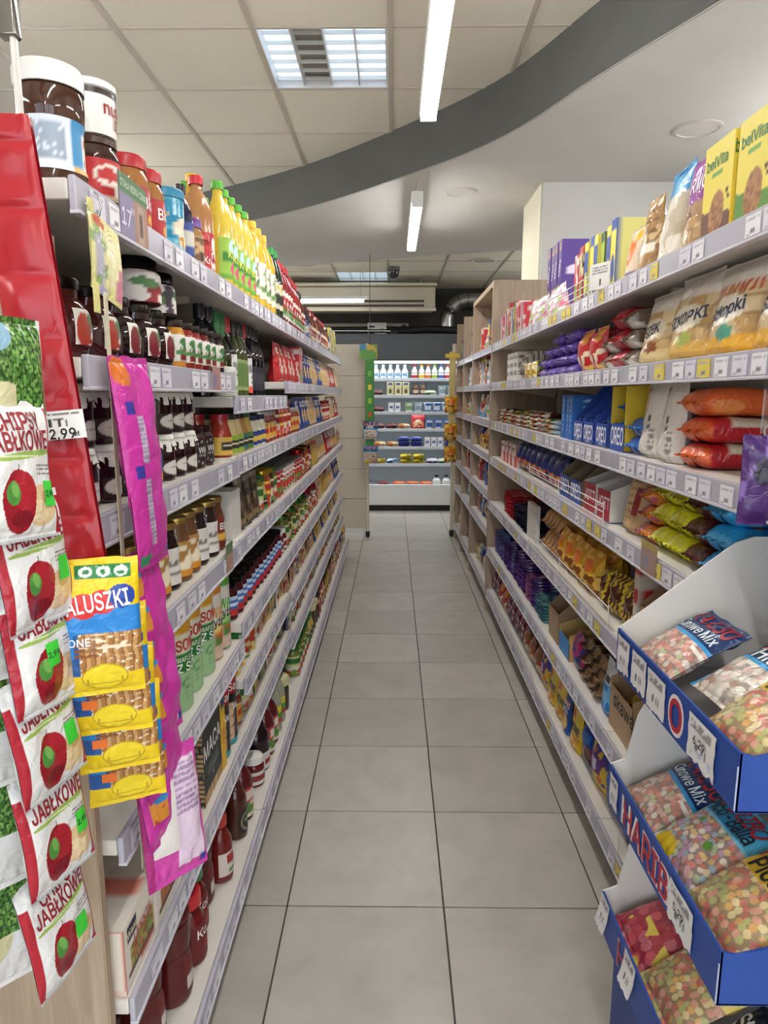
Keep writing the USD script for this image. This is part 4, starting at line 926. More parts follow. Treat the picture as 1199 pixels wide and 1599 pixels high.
carton('smallredbox', 'sweet_box', 'small red and white sweets box', .10, .05, .15, [('f', 'c83a44'), ('n', 5, 6, .55, 'eadfd8', 2), ('r', .3, .7, .1, .5, '8a3a5a')], n=(10, 14))
carton('smallpur', 'sweet_box', 'small mauve sweets box', .10, .05, .16, [('f', 'a58ab0'), ('n', 5, 6, .6, 'e0d8c8', 7), ('r', .2, .8, .2, .5, 'd8c8a0')], n=(10, 14))
for i, (t, c) in enumerate((('SZKOPKI', 'd8893a'), ('Szkopki', 'c86a2a'), ('SZEK', 'd89a4a'))):
    bag(f'szk{i}', 'biscuit_bag', f'clear biscuit bag with {("orange", "red", "cream")[i]} print', .20, .203 - .008 * i, .12, [('f', 'd0bfa4'), ('c', 4, 5, ['c9a874', 'd8bf94', 'b8935c', 'cdb48c'], 'a98a60', 3 + i), ('r', 0, 1, .74, 1, 'd6cec4'), ('e', .5, .5, .34, .16, ('e6dcc8', 'efe6d6', 'e2d6bc')[i]), ('r', 0, 1, 0, .22, ('d9ae5a', 'e0a838', 'd8c090')[i]), ('e', .6, .26, .16, .08, ('a8b05a', '4f9a86', '8a4a2a')[i]), ('s', 'u', 12, .45, 'b8442f', .05, .95, .66, .78) if i == 1 else ('e', .3, .8, .1, .06, 'e8e2da')], [(t, .026, .5, .5, '2a3050', 8)], stand=True, seed=11 + i, n=(30, 34), wr=.005)
flow('redpack', 'cookie_packet', 'dark red cookie packet', .2, .10, .06, [('f', 'a01f2c'), ('r', 0, 1, .93, 1, 'c0303a'), ('r', .4, .6, .2, .6, '8a1a28'), ('n', 6, 6, .66, 'c8b49a', 2, .1, .35, .5, .95)], [('Kokotki', .022, .4, 'e8d8d4', 'side')], seed=3)
flow('silverpack', 'cookie_packet', 'silver and white cookie packet', .18, .09, .055, [('f', 'bdb6ae'), ('c', 5, 5, ['d8d2cc', '9a938c', '6f5a48', 'c8c0b8'], None, 2)], seed=4)
bag('redcookie', 'cookie_bag', 'red and orange cookie bag', .14, .15, .07, [('f', 'c9862f'), ('n', 5, 5, .5, 'b8242c', 2), ('c', 5, 5, ['d8a85a', 'b3222a', 'e4d4b8'], None, 4, 0, 1, 0, .5), ('e', .5, .3, .2, .2, 'b01f2a'), ('e', .5, .3, .12, .1, 'efe6dc')], seed=10)
flow('purplepack', 'chocolate_packet', 'shiny purple chocolate packet', .19, .105, .042, [('f', '5c3fa0'), ('r', 0, 1, .94, 1, '8a74c0'), ('n', 5, 5, .68, '8f7cc4', 3), ('e', .5, .5, .12, .2, 'd8d0ea')], seed=6, wr=.006)
flow('bookpack', 'biscuit_packet', 'cream striped biscuit packet', .17, .025, .15, [('f', 'd9cfc0'), ('s', 'v', 6, .3, '5a4636', 0, 1, 0, 1)], seed=2)
carton('whitetxt', 'tea_box', 'white box covered in small print', .13, .09, .155, [('f', 'e0dcd6'), ('x', .1, .9, .1, .9, 14, '6e6a68')], n=(20, 22))
bag('yellowsm', 'sweet_bag', 'crumpled yellow sweets bag', .12, .09, .05, [('f', 'd8b83a'), ('c', 5, 4, ['e0c85a', 'c89a2a', 'e8e0b8'], None, 3)], seed=12)
flow('grissred', 'breadstick_packet', 'long red breadstick packet', .34, .13, .058, [('f', 'b5242c'), ('r', .30, .42, .55, .80, 'd9c8b0'), ('r', .58, .70, .55, .80, 'd9c8b0'), ('r', 0, 1, .93, 1, 'd8602a')], [('Grissini', .026, .42, 'ecd8d4', 'side'), ('Grissini', .03, .6, 'ecd8d4', 'top')], seed=5, n=(40, 34), wr=.004)
flow('grissorange', 'breadstick_packet', 'long orange breadstick packet', .34, .125, .062, [('f', 'd8602a'), ('n', 5, 6, .62, 'e88a4a', 4), ('r', 0, 1, .97, 1, 'e8803a'), ('r', .3, .45, .3, .7, '3a2a22')], [], seed=8, n=(40, 34), wr=.006)
bag('whitelong', 'rice_pouch', 'tall white pouch with red oval', .13, .202, .08, [('f', 'd8d2cb'), ('e', .22, .72, .13, .2, 'a8302f'), ('e', .22, .72, .09, .15, 'd8d2cb'), ('b', .5, .66, .48, .56, '3a3838'), ('r', .5, .66, .38, .44, '55504e'), ('x', .66, .8, .1, .4, 6, '8a8580')], stand=True, seed=13, n=(26, 34), wr=.005)
tray('oreotray', 'cookie_tray', 'blue cookie display tray', .19, .115, .195, .075, '2547a0', '8a7458', [('OREO', .046, .5, .54, 'f4f6fa'), ('cookies', .009, .5, .16, 'c8d4ee')], fcol='244aa8')
tray('oreoyellow', 'cookie_tray', 'blue and yellow cookie display tray', .19, .125, .195, .08, 'd9b72e', '2b4aa2', [('OREO', .05, .5, .56, 'f4f6fa')], fcol='244aa8', side_front=.19)
flow('oreopack', 'cookie_packet', 'blue cookie roll packet', .16, .05, .05, [('f', '2a55b0'), ('r', 0, 1, .9, 1, '3f78c8'), ('r', .35, .65, .3, .7, 'd8e2f2'), ('n', 4, 4, .7, 'b8c8e8', 3)], seed=3)
carton('bluebox', 'cookie_box', 'upright bright blue cookie box', .12, .055, .165, [('f', '2468b8'), ('s', 'v', 14, .4, 'cfe0f2', .4, .6, .1, .9), ('r', 0, 1, .92, 1, '1d4f94')], n=(12, 24))
for i, (c, c2, b) in enumerate((('3a2420', 'd8722a', 'dark and orange'), ('b9c8a8', 'c8402a', 'pale green'), ('d89a5a', '4f7a3a', 'tan'), ('9a2a2a', 'e8dccb', 'red'), ('a8c4d8', 'e8e4dc', 'pale blue'))):
    flow(f'bar{i}', 'snack_bar', f'small {b} snack bar', .15, .05, .02, [('f', c), ('c', 4, 5, [c, c2, c, 'e6ded0'], None, i), ('r', 0, 1, .94, 1, c2)], seed=i, n=(16, 16))
flow('skyblue', 'biscuit_packet', 'bright blue biscuit packet', .2, .10, .061, [('f', '2497d8'), ('e', .5, .5, .14, .2, 'd8b89a'), ('r', 0, 1, .95, 1, '5ab8e8'), ('n', 3, 4, .72, '1a7ab8', 3)], seed=5, wr=.006)
flow('brownpack', 'biscuit_packet', 'shiny dark brown biscuit packet', .2, .09, .06, [('f', '4a201c'), ('n', 5, 5, .66, '7a3a2c', 2), ('r', 0, 1, .95, 1, '5a2a24')], seed=7, wr=.007)
flow('yellowpk', 'biscuit_packet', 'lemon yellow biscuit packet', .2, .095, .06, [('f', 'd4cf2a'), ('r', .3, .7, .3, .7, '3a3420'), ('r', 0, 1, .94, 1, 'c0b81e'), ('n', 5, 5, .72, 'e6e27a', 4)], seed=9, wr=.006)
flow('orangepk', 'biscuit_packet', 'orange and pink biscuit packet', .2, .09, .05, [('f', 'c8707a'), ('r', 0, 1, .6, 1, 'd8802a'), ('n', 5, 5, .6, 'b0506a', 4)], seed=4, wr=.006)
bag('paperpack', 'bread_bag', 'brown paper bag of long rolls', .13, .188, .09, [('f', 'b99872'), ('e', .5, .5, .26, .36, 'd0ae80'), ('s', 'v', 9, .2, '8a5f3c', .3, .7, .2, .8), ('r', .6, .8, .3, .7, '8a2a28'), ('r', 0, .2, 0, 1, 'c8ac88')], stand=True, seed=14)
tray('rwtray', 'sweet_tray', 'red and white sweets tray', .2, .13, .14, .095, 'd8d2cc', '3a55a0', [('JOTT', .036, .5, .6, 'e8e8f0')], fcol='b02838', side_front=.1)
tray('bluetray', 'cookie_tray', 'low blue cookie tray with tall back', .2, .14, .185, .085, '7a6a54', '1f4aa0', [('OREO', .05, .5, .55, 'f4f6fa')], fcol='244aa8')
bag('navybag', 'sweet_bag', 'navy foil sweets bag', .12, .15, .08, [('f', '1f2858'), ('n', 5, 6, .56, '2f3f86', 3), ('c', 6, 7, ['1f2858', '2a3878', 'c8402a', '6a3a86', 'e0a86a'], None, 4, 0, 1, 0, .45)], seed=15, wr=.007)
carton('whitered', 'wafer_box', 'white wafer box with red panel', .13, .10, .12, [('f', 'e2ddd8'), ('r', .0, .12, 0, 1, 'c8302a'), ('r', .7, 1, .0, .5, 'c83a2a'), ('n', 6, 5, .62, '5a3a30', 4, .12, .9, .4, .8), ('x', .2, .7, .75, .92, 2, '3a3434')], n=(18, 20))
def cardboard(key, d, w, h, text=None, lip=.5):
    k = tray(key, 'cardboard_box', 'open brown cardboard box', d, w, h, h * lip, 'a5886a', '9a7e60', text or [], side_front=h * lip)
    return k
cardboard('cbox', .24, .22, .2, [('WI', .035, .75, .8, '3a3028')], .62)
cardboard('cboxtall', .2, .16, .23, None, .55)
carton('redslim', 'wafer_box', 'slim white and red wafer box', .16, .03, .235, [('f', 'cfc6bc'), ('r', 0, 1, .84, 1, 'c0392f'), ('r', .1, .9, .5, .66, 'b8302f'), ('r', .1, .9, .2, .34, '5a8a5a')], n=(10, 24))
bag('honeybag', 'cookie_bag', 'golden yellow cookie bag', .13, .16, .07, [('f', 'c98a22'), ('n', 4, 5, .5, 'e0b03a', 3), ('c', 5, 6, ['b8741f', 'e4bf5a', '8a4a1a'], None, 5, 0, 1, 0, .5), ('e', .5, .68, .24, .14, 'd86a2a')], seed=16, wr=.007)
bag('stripebag', 'cookie_bag', 'brown and yellow striped cookie bag', .12, .13, .06, [('f', '4a261c'), ('s', 'u', 5, .45, 'd8b82a', 0, 1, 0, 1), ('e', .5, .5, .2, .2, '5a2a20')], seed=17, wr=.006)
flow('beepack', 'biscuit_packet', 'tan biscuit sleeve with brown print', .17, .05, .09, [('f', 'c08a4a'), ('n', 5, 6, .62, '4a3a50', 4), ('r', .2, .4, .3, .8, 'e0b868')], seed=6)
carton('whiteback', 'display_box', 'white display carton with tall back', .02, .2, .17, [('f', 'cfcac6')], n=(4, 4))
flow('darkbar', 'chocolate_bar', 'black chocolate bar', .2, .09, .014, [('f', '1c181c'), ('r', 0, 1, .8, .95, '2a2a5a'), ('x', .3, .7, .2, .8, 3, '5a5060')], seed=1, n=(14, 12))
flow('redbar', 'chocolate_bar', 'red chocolate bar', .2, .09, .014, [('f', 'b0242e'), ('x', .3, .7, .2, .8, 3, 'd88a7a')], seed=1, n=(14, 12))
for i, (c, c2, b) in enumerate((('4a2f80', '7a5ab0', 'purple'), ('3a6a8a', '6fb0a8', 'teal'), ('28408a', '6a86c8', 'blue'), ('7a2a5a', 'b8608a', 'plum'))):
    flow(f'choc{i}', 'chocolate_bar', f'{b} chocolate bar', .2, .1, .014, [('f', c), ('r', .1, .9, .8, .95, c2), ('n', 5, 8, .66, 'd8d0e0', i), ('e', .02, .97, .06, .04, 'c8303a')], seed=i, n=(16, 14))
tray('skawa', 'cardboard_box', 'cardboard box of wafers with black script', .2, .19, .19, .13, 'b39574', 'a5876a', [('skawa', .042, .62, .74, '1f1a17')], side_front=.15)
flow('wafer', 'wafer_pack', 'golden wafer bar in clear film', .14, .03, .05, [('f', 'c9a05a'), ('s', 'v', 12, .3, '8a5a2a', 0, 1, 0, 1), ('r', .0, .2, 0, 1, '9a6a3a')], seed=2, n=(16, 16))
flow('chocwafer', 'wafer_pack', 'brown chocolate wafer packet', .16, .07, .05, [('f', '4a2e22'), ('c', 4, 5, ['5a3a2a', '3a2018', '8a6a4a'], None, 3)], seed=3)
bag('bluewhite', 'sweet_bag', 'white and blue wafer bag', .11, .17, .06, [('f', 'dfe2e6'), ('r', 0, 1, 0, .55, '2f7fd0'), ('n', 5, 6, .55, '6fb4e8', 3, 0, 1, 0, .6), ('r', .3, .7, .6, .7, '3a3a40')], stand=True, seed=18)
tray('yellowtray', 'sweet_tray', 'yellow sweets tray with blue and red front', .17, .15, .13, .075, 'c8a86a', 'a58a5a', [], fcol='2f86cc', side_front=.1)
flow('bluepk', 'sweet_packet', 'shiny blue sweets packet', .12, .06, .04, [('f', '2f86d0'), ('n', 4, 4, .6, '6ab4e8', 2)], seed=5, wr=.006)
bag('pinkmilka', 'sweet_bag', 'magenta sweets bag', .12, .13, .06, [('f', 'b02a70'), ('n', 5, 5, .6, '4a2f80', 2), ('r', .3, .9, .1, .4, '2a2a6a')], seed=19)
bag('mintbag', 'sweet_bag', 'pale green and cream sweets bag', .15, .14, .07, [('f', 'c2d2bc'), ('c', 5, 5, ['d8d2b8', 'c8b48a', '8a6a4a', 'b8c8a8'], None, 6), ('r', 0, 1, .9, 1, '9fc4ae')], seed=20)
bag('coralbag', 'nut_bag', 'clear bag with coral label', .13, .15, .08, [('f', '8a6240'), ('c', 5, 6, ['9a6e46', '6a452c', 'b08a5c', '55361f'], None, 7), ('e', .6, .72, .32, .2, 'd8604a'), ('n', 9, 6, .6, 'e88a70', 3, .4, .9, .6, .9)], seed=21)
bag('yellowtall', 'crisp_bag', 'yellow snack bag with red maple mark', .14, .18, .05, [('f', 'e2bd22'), ('e', .3, .68, .16, .1, 'c8402a'), ('r', .1, .9, .32, .5, 'd8c07a'), ('c', 6, 6, ['d8a05a', 'c98a3a', 'e4bd6a'], None, 3, .1, .9, .04, .3)], [('KREWE', .026, .45, .42, '2f2f28')], stand=True, seed=22)
bag('minibag', 'crisp_bag', 'blue snack bag with red strip', .09, .15, .04, [('f', '1f4f9a'), ('r', .1, .9, .7, .85, 'b8303a'), ('e', .5, .28, .36, .22, 'd8b46a'), ('n', 6, 6, .6, '3a78c8', 2, 0, 1, 0, .12)], [('MAXI', .02, .5, .77, 'f0e8e0'), ('mini', .022, .5, .6, 'e8eef6')], stand=True, seed=23)
bag('kidbag', 'sweet_bag', 'purple and yellow sweets bag', .14, .16, .05, [('f', '3a4a9a'), ('r', .1, .9, .35, .8, '5a2f80'), ('r', 0, 1, 0, .2, 'e0bd2a'), ('n', 5, 6, .6, 'd8b03a', 3), ('r', .22, .5, .45, .7, 'c8b8e0'), ('n', 6, 6, .66, 'c85a3a', 5)], (), seed=24, n=(24, 26))
bag('bluechoc', 'cookie_bag', 'blue bag of chocolate cookies', .14, .16, .07, [('f', '1f3f94'), ('c', 5, 6, ['5a3424', '6f4630', '3f2418', '7a4a36'], None, 3, .1, .9, .1, .6), ('r', .2, .8, .66, .84, '2f68b8')], seed=25)
bag('bbe', 'crisp_bag', 'yellow bag with green name patch', .085, .2, .05, [('f', 'dfb61e'), ('r', .24, .76, .3, .64, '1f6a3a'), ('n', 5, 9, .7, 'c88a1e', 3)], [('BBE', .024, .5, .47, 'e6ece4', -80)], stand=True, seed=26, n=(20, 28))
bag('jelly', 'sweet_bag', 'dark purple and pink jelly bag', .13, .14, .05, [('f', '3a2a4a'), ('c', 6, 6, ['7a2a6a', 'b0486a', '4a2f5a', 'd8c8c0', '6a1f3a'], None, 3)], seed=27)
bag('jelly2', 'sweet_bag', 'brown and cream toffee bag', .13, .13, .05, [('f', '5a3a2a'), ('c', 6, 6, ['8a5a3a', 'c8b090', '3f2820', 'a8402f'], None, 9)], seed=28)

# ------------------------------------------------------------------ fridge goods
MB = [(0, 0), (.9, 0), (1, .03), (1, .6), (.85, .72), (.5, .86), (.46, 1)]
jar('milk', 'milk_bottle', 'white milk bottle', .042, .172, 'dfe8ec', 'cfe0ea', .03, [('f', 'e6eef2'), ('n', 5, 6, .6, 'a8c4d8', 3), ('r', .4, .6, .3, .7, '7fa8c8')], (.1, .55), prof=MB, lidmat='plastic', bmat='plastic', lidr=.022, cat='bottle', n=14)
for i, (c, b) in enumerate((('d86a2a', 'orange'), ('d8b82a', 'yellow'), ('b8303a', 'red'), ('8fb83a', 'green'), ('4a5ab0', 'blue'))):
    jar(f'juice{i}', 'drink_bottle', f'white drink bottle with {b} label', .038, .168, 'e2e6e6', c, .025, [('f', c), ('r', .2, .8, .5, .9, 'ece8e0')], (.05, .5), prof=MB, lidmat='plastic', bmat='plastic', lidr=.02, cat='bottle', n=14)
carton('dairycart', 'dairy_carton', 'cream carton with brown drops', .08, .085, .16, [('f', 'e4dca8'), ('e', .5, .3, .28, .16, '6a5a30'), ('e', .5, .88, .4, .12, '3a4a7a')], n=(10, 12))
jar('brownbtl', 'drink_bottle', 'small brown coffee bottle', .04, .15, '6a4630', '4a2c20', .02, [('f', '7a5236'), ('e', .5, .5, .2, .3, 'e0d0b8')], (.1, .6), prof=MB, lidr=.018, lidmat='plastic', bmat='plastic', cat='bottle', n=14)
for i, (c, c2, b) in enumerate((('dde4e6', '9ab0c0', 'white'), ('2f6ab8', 'd8e4f0', 'blue'), ('cfd8e4', '3a5aa0', 'pale blue'), ('e8e4d0', '7aa06a', 'cream'))):
    jar(f'cup{i}', 'yoghurt_tub', f'{b} yoghurt tub', .05, .115, [('f', c), ('r', .3, .7, .2, .7, c2), ('n', 6, 5, .62, c2, 2)], c2 if i != 1 else 'dfe8f0', .012, None, prof=[(0, 0), (.78, 0), (.8, .02), (1, 1)], bmat='plastic', lidmat='plastic', cat='tub', n=14)
bag('shredcheese', 'cheese_bag', 'red and white cheese bag', .17, .17, .07, [('f', 'b8323a'), ('e', .5, .4, .3, .24, 'e6d8c0'), ('c', 6, 5, ['e6d0b0', 'c8402f', 'd8a87a'], None, 2, .1, .9, .1, .5)], stand=True, n=(14, 14))
for i, (c, c2, b) in enumerate((('4a1f24', '8a4a4a', 'dark red'), ('1f2f86', 'c8ccd8', 'navy'), ('c9783a', 'e6d0a8', 'orange'), ('d8c02a', '7a6a1a', 'yellow'), ('2f6a9a', 'd8e0e8', 'blue'), ('3f8a5a', 'e0e4c8', 'green'), ('6a4a86', 'd8d0e0', 'purple'))):
    flow(f'coldpk{i}', 'chilled_packet', f'{b} chilled food packet', .13, .15, .06, [('f', c), ('c', 4, 4, [c, c2, c], None, i), ('e', .5, .6, .12, .2, c2)], seed=i, n=(14, 12))
carton('coldbox', 'dairy_carton', 'small white cheese box', .07, .07, .11, [('f', 'dedfe2'), ('e', .5, .5, .3, .2, '6a5aa8')], n=(8, 8))
jar('jug', 'milk_bottle', 'white jug with dark cap', .055, .14, 'e8eaea', '2c2c30', .03, None, prof=MB, lidr=.025, lidmat='plastic', bmat='plastic', cat='bottle', n=14)
flow('salmon', 'chilled_packet', 'salmon orange fish packet', .14, .16, .06, [('f', 'd8592f'), ('n', 4, 4, .6, 'e8946a', 2)], seed=4, n=(14, 12))

# ------------------------------------------------------------------ hanging snacks at the near end
def sticker(u, v, c='3fd03a', txt=None, ww=.022, hh=.03):
    def f(k, S):
        U, V = np.meshgrid(np.linspace(u - ww / 2 / k.w, u + ww / 2 / k.w, 5), np.linspace(v - hh / 2 / k.h, v + hh / 2 / k.h, 5))
        m = M().grid(S(U, V) + [.0012, 0, 0], c)
        k.part('price_sticker', m, 'matte_paper', 'bright price sticker')
        if txt:
            t = M(); tv, tf = text2d(txt, .007)
            t.mapped(tv, tf, lambda x, y: S(u + x / k.w, v + y / k.h) + [.0018, 0, 0], '1d4a22')
            k.part('price_print', t, 'matte_paper')
    return f
AP = [('f', 'e3e2e2'), ('n', 3, 3, .7, 'd9d9db', 2), ('e', .70, .24, .24, .15, 'dcc096'), ('e', .66, .2, .16, .08, 'e6cfa8'), ('e', .78, .3, .09, .05, 'cda878'),
      ('e', .40, .28, .20, .225, '961c28', -12), ('e', .47, .35, .15, .14, 'a82430', -12), ('e', .33, .34, .085, .085, '4f8f3f', 25), ('e', .35, .37, .045, .06, '79b15a', 25), ('e', .42, .16, .13, .06, '7c1420'),
      ('r', .415, .43, .49, .54, '5a3a22'), ('e', .53, .60, .44, .026, '98b45a', 4), ('x', .2, .84, .59, .61, 1, 'd5e0b4'), ('x', .66, .95, .46, .55, 3, '8a8688'), ('r', 0, .075, 0, .84, 'a81f30'), ('r', .935, 1, 0, .95, 'a81f30'), ('r', 0, 1, 0, .025, 'b8bcc0')]
ATX = [('CHIPSY', .020, .52, .84, '8e1f2a', 3, .6), ('JABŁKOWE', .021, .5, .70, '8e1f2a', 3, .8)]
for i, (u, v) in enumerate(((.84, .32), (.80, .40), (.46, .44), (.74, .40), (.80, .40), (.70, .34))):
    bag(f'apple{i}', 'crisp_bag', 'white apple crisp bag', .113, .162, .03, AP, ATX, back=[('f', 'd8d8da'), ('x', .1, .9, .1, .9, 20, '8a8688')], seal=.045, wr=.0032, seed=31 + i, n=(100, 150), extra=sticker(u, v, '3fd03a', ('2,99', None)[i % 2]), taper=.03)
bag('celery', 'crisp_bag', 'white crisp bag with leafy celery root picture', .118, .195, .034, [('f', 'e3e2e2'), ('o', 26, 34, ['4f7a34', '3a5f2a', '6f9a4a', '5f8a40'], '2c4422', 3, .05, .95, .6, 1), ('e', .35, .42, .3, .2, 'cfc9a0'), ('o', 28, 36, ['4f8236', '3f6a2c', '7aa84f', '69964a'], '26401c', 5, .5, .95, .42, .95), ('e', .25, .9, .3, .12, '8fb4cc'), ('r', 0, .07, 0, 1, '3f7a34')], (), seal=.045, wr=.0032, seed=41, n=(90, 120), taper=.03)
PAL = [('f', 'f0cd1c'), ('r', 0, 1, .17, .52, 'a8743f')] + [('s', 'u', 9, .55, 'c99a62', .2, 1, .17, .52), ('s', 'u', 9.0, .12, '7a4a22', .2, 1, .17, .52), ('n', 14, 60, .72, 'e8dcc0', 3, .2, 1, .17, .52), ('r', 0, .28, .17, .52, '2a5a9c'), ('s', 'v', 26, .5, '8a5228', .1, .5, .30, .40),
      ('r', 0, 1, .48, .66, '2f86d2'), ('r', .0, .22, .3, .5, '2f86d2'), ('e', .12, .665, .17, .085, 'cf2f2c'), ('e', .36, .675, .17, .09, 'd6302c'), ('e', .58, .70, .16, .085, 'd6302c'), ('e', .80, .735, .155, .085, '23409f'),
      ('r', .28, .92, .865, .955, '2f7f4c'), ('e', .40, .91, .08, .036, 'dfeee0'), ('e', .60, .91, .08, .036, 'dfeee0'), ('e', .80, .91, .08, .036, 'dfeee0'), ('e', .40, .91, .04, .018, '2f7f4c'), ('e', .60, .91, .03, .02, '2f7f4c'), ('e', .80, .9, .05, .012, '2f7f4c'),
      ('r', 0, 1, 0, .17, 'e9c81e'), ('e', .55, .15, .27, .10, 'b8981c'), ('e', .55, .15, .25, .092, 'ecd02a'), ('r', .34, .76, .10, .145, 'b8981c'), ('r', .36, .74, .105, .14, 'ecd02a')]
for i in range(4):
    bag(f'palu{i}', 'pretzel_bag', 'yellow pretzel stick bag', .108, .185, .03, PAL, [('PALUSZKI', .022, .47, .70, 'f4f1ea', 7, .84), ('SOLONE', .010, .16, .42, 'e6ecf4')], back=[('f', 'ecc91c'), ('r', 0, 1, .2, .5, '2f7fcc')], seal=.04, wr=.0025, seed=51 + i, n=(90, 130), extra=None if i == 0 else sticker(.26, .26, 'e8762c', None, .02, .014), taper=.02)
PK = [('f', 'c9389f'), ('n', 3, 4, .6, 'd247ac', 3), ('r', .06, .40, .16, .9, 'c02f96')]
for v in (.2, .45, .7):
    PK += [('r', .09, .38, v, v + .17, 'd98e3a'), ('n', 14, 24, .68, 'b0402f', 5, .09, .38, v, v + .17), ('e', .27, v + .155, .13, .028, '3f86c0')]
PK += [('r', .86, .99, .05, .11, '3a3a9a'), ('r', .80, .86, .05, .11, 'e8d8ee')]
PK2 = PK[:2] + [('r', .3, .46, .15, .6, 'c9b8d0'), ('x', .3, .46, .16, .6, 14, '9a88aa'), ('r', .12, .3, .62, .7, '3a3a9a'), ('e', .2, .9, .2, .1, 'd8702a'), ('r', .05, .3, .02, .09, '3a9a6a')] + PK[-2:]
for i in range(7):
    bag(f'pink{i}', 'cracker_bag', 'magenta cracker bag', .118, .235, .032, PK2 if i < 2 else PK if i < 6 else [('f', 'd04aa8'), ('r', .48, .95, .1, .9, 'e6cfe4'), ('x', .52, .92, .5, .88, 18, 'a88cb0'), ('r', 0, .12, 0, 1, 'a82a78'), ('r', .86, .97, .03, .1, '3a3a9a')], (), seal=.05, wr=.005, seed=61 + i, n=(50, 70), taper=.03,
        extra=None if i < 6 else (lambda k, S: k.part('blank_label', M().grid(S(*np.meshgrid(np.linspace(.1, .5, 24), np.linspace(.25, .9, 30))) + [.002, 0, 0], 'e0dbd6'), 'matte_paper', 'blank white label')))

# ------------------------------------------------------------------ sweets for the blue stand
CANDY = ['d8a8a8', 'e6d0b0', 'c9a0b8', 'e8c88a', 'b8c8a0', 'd88a7a', 'a8c0d0', 'e8e0d0']
bag('pico', 'sweet_bag', 'bright blue headed bag of small pastel sweets', .149, .178, .04, [('f', 'd8b8a8'), ('o', 13, 16, CANDY, 'a08884', 3, 0, 1, 0, .66), ('c', 4, 3, ['e8d04a', 'e0c030', 'd8b82a'], None, 5, .06, .5, .02, .22, 1), ('e', .7, .42, .06, .05, '5f9a3a'), ('e', .3, .55, .05, .04, '6fae4a'), ('r', 0, 1, .66, 1, '2f86b8'), ('n', 4, 4, .55, '4aa4cc', 3, 0, 1, .66, 1), ('r', 0, 1, .64, .665, '7ac4e4'), ('r', 0, .03, 0, 1, '3f9ad0')],
    [('HARIBO', .03, .46, .89, 'a8222f'), ('Pico-Balla', .027, .46, .765, '14202c')], seed=71, n=(96, 110), wr=.005)
bag('hitmix', 'sweet_bag', 'navy headed bag of white foam sweets', .149, .178, .04, [('f', 'cfc4b8'), ('o', 8, 10, ['e2dcd0', 'd0c6ba', 'dcccc0', 'a88a78', 'e6e0d8', 'd0b0a8'], 'b0a69a', 5, 0, 1, 0, .56), ('r', 0, 1, .56, 1, '243a5e'), ('n', 4, 4, .6, '2f5884', 3, 0, 1, .56, 1), ('r', 0, 1, .53, .575, '3aa0da'), ('r', 0, .06, 0, .53, '3aa0da'), ('r', .94, 1, 0, .53, '3aa0da')],
    [('HARIBO', .037, .5, .84, 'e6dcd8', 3), ('HARIBO', .033, .5, .845, 'b02a34', 3), ('Hits', .03, .46, .67, 'e2e8ee', 3)], seed=72, n=(96, 110), wr=.005)
bag('kinomix', 'sweet_bag', 'dark blue headed bag of jelly sweets', .149, .178, .04, [('f', 'c9a89a'), ('o', 12, 14, ['d8988a', 'c8887a', 'e0b8a8', 'c0c498', 'd8ccc0'], 'a08a80', 7, 0, 1, 0, .56), ('r', 0, 1, .56, 1, '1f3a6a'), ('r', 0, 1, .54, .58, '3a9ad8'), ('n', 6, 6, .7, 'e8e0d8', 2, 0, 1, 0, .5)], [('HARIBO', .034, .5, .86, 'a82a34'), ('Kinowe Mix', .022, .46, .68, 'd8e4ee')], seed=73, n=(96, 110), wr=.005)
bag('starmix', 'sweet_bag', 'black headed bag of brown jelly sweets', .149, .178, .04, [('f', '8a4a38'), ('o', 11, 13, ['7a3e34', 'a05a4a', '6a3a30', 'b87a60', 'b8505a'], '4a2a24', 8, 0, 1, 0, .6), ('r', 0, 1, .6, 1, '1a1f30'), ('r', 0, 1, .575, .61, 'c84a5a')], [('Starmix', .036, .46, .74, 'dfe4ea')], seed=74, n=(96, 110), wr=.005)
bag('heart', 'sweet_bag', 'white headed bag of red heart jellies', .145, .178, .04, [('f', 'c8545a'), ('o', 6, 7, ['d8606a', 'b84450', 'd0707a', 'c04a54'], 'a83a48', 4, 0, 1, 0, .6), ('n', 5, 5, .72, 'e8d05a', 3, 0, 1, 0, .4), ('r', 0, 1, .6, 1, 'd8d6da'), ('r', 0, 1, .57, .61, 'a8202e')], [('HARIBO', .034, .5, .84, 'b02030')], seed=75, n=(96, 110), wr=.005)
bag('goldmix', 'sweet_bag', 'yellow headed bag of mixed jelly sweets', .149, .178, .04, [('f', 'c8a03a'), ('o', 12, 14, ['d8a86a', 'c8786a', 'b8b87a', 'e0cc9a', 'd8a08a'], 'a08a6a', 6, 0, 1, 0, .6), ('r', 0, 1, .6, 1, 'dab52e'), ('n', 5, 5, .66, 'e8cf6a', 2, 0, 1, .6, 1)], [('HARIBO', .034, .5, .86, 'a8222f'), ('Pico', .03, .4, .71, '1c1c1c')], seed=76, n=(96, 110), wr=.005)

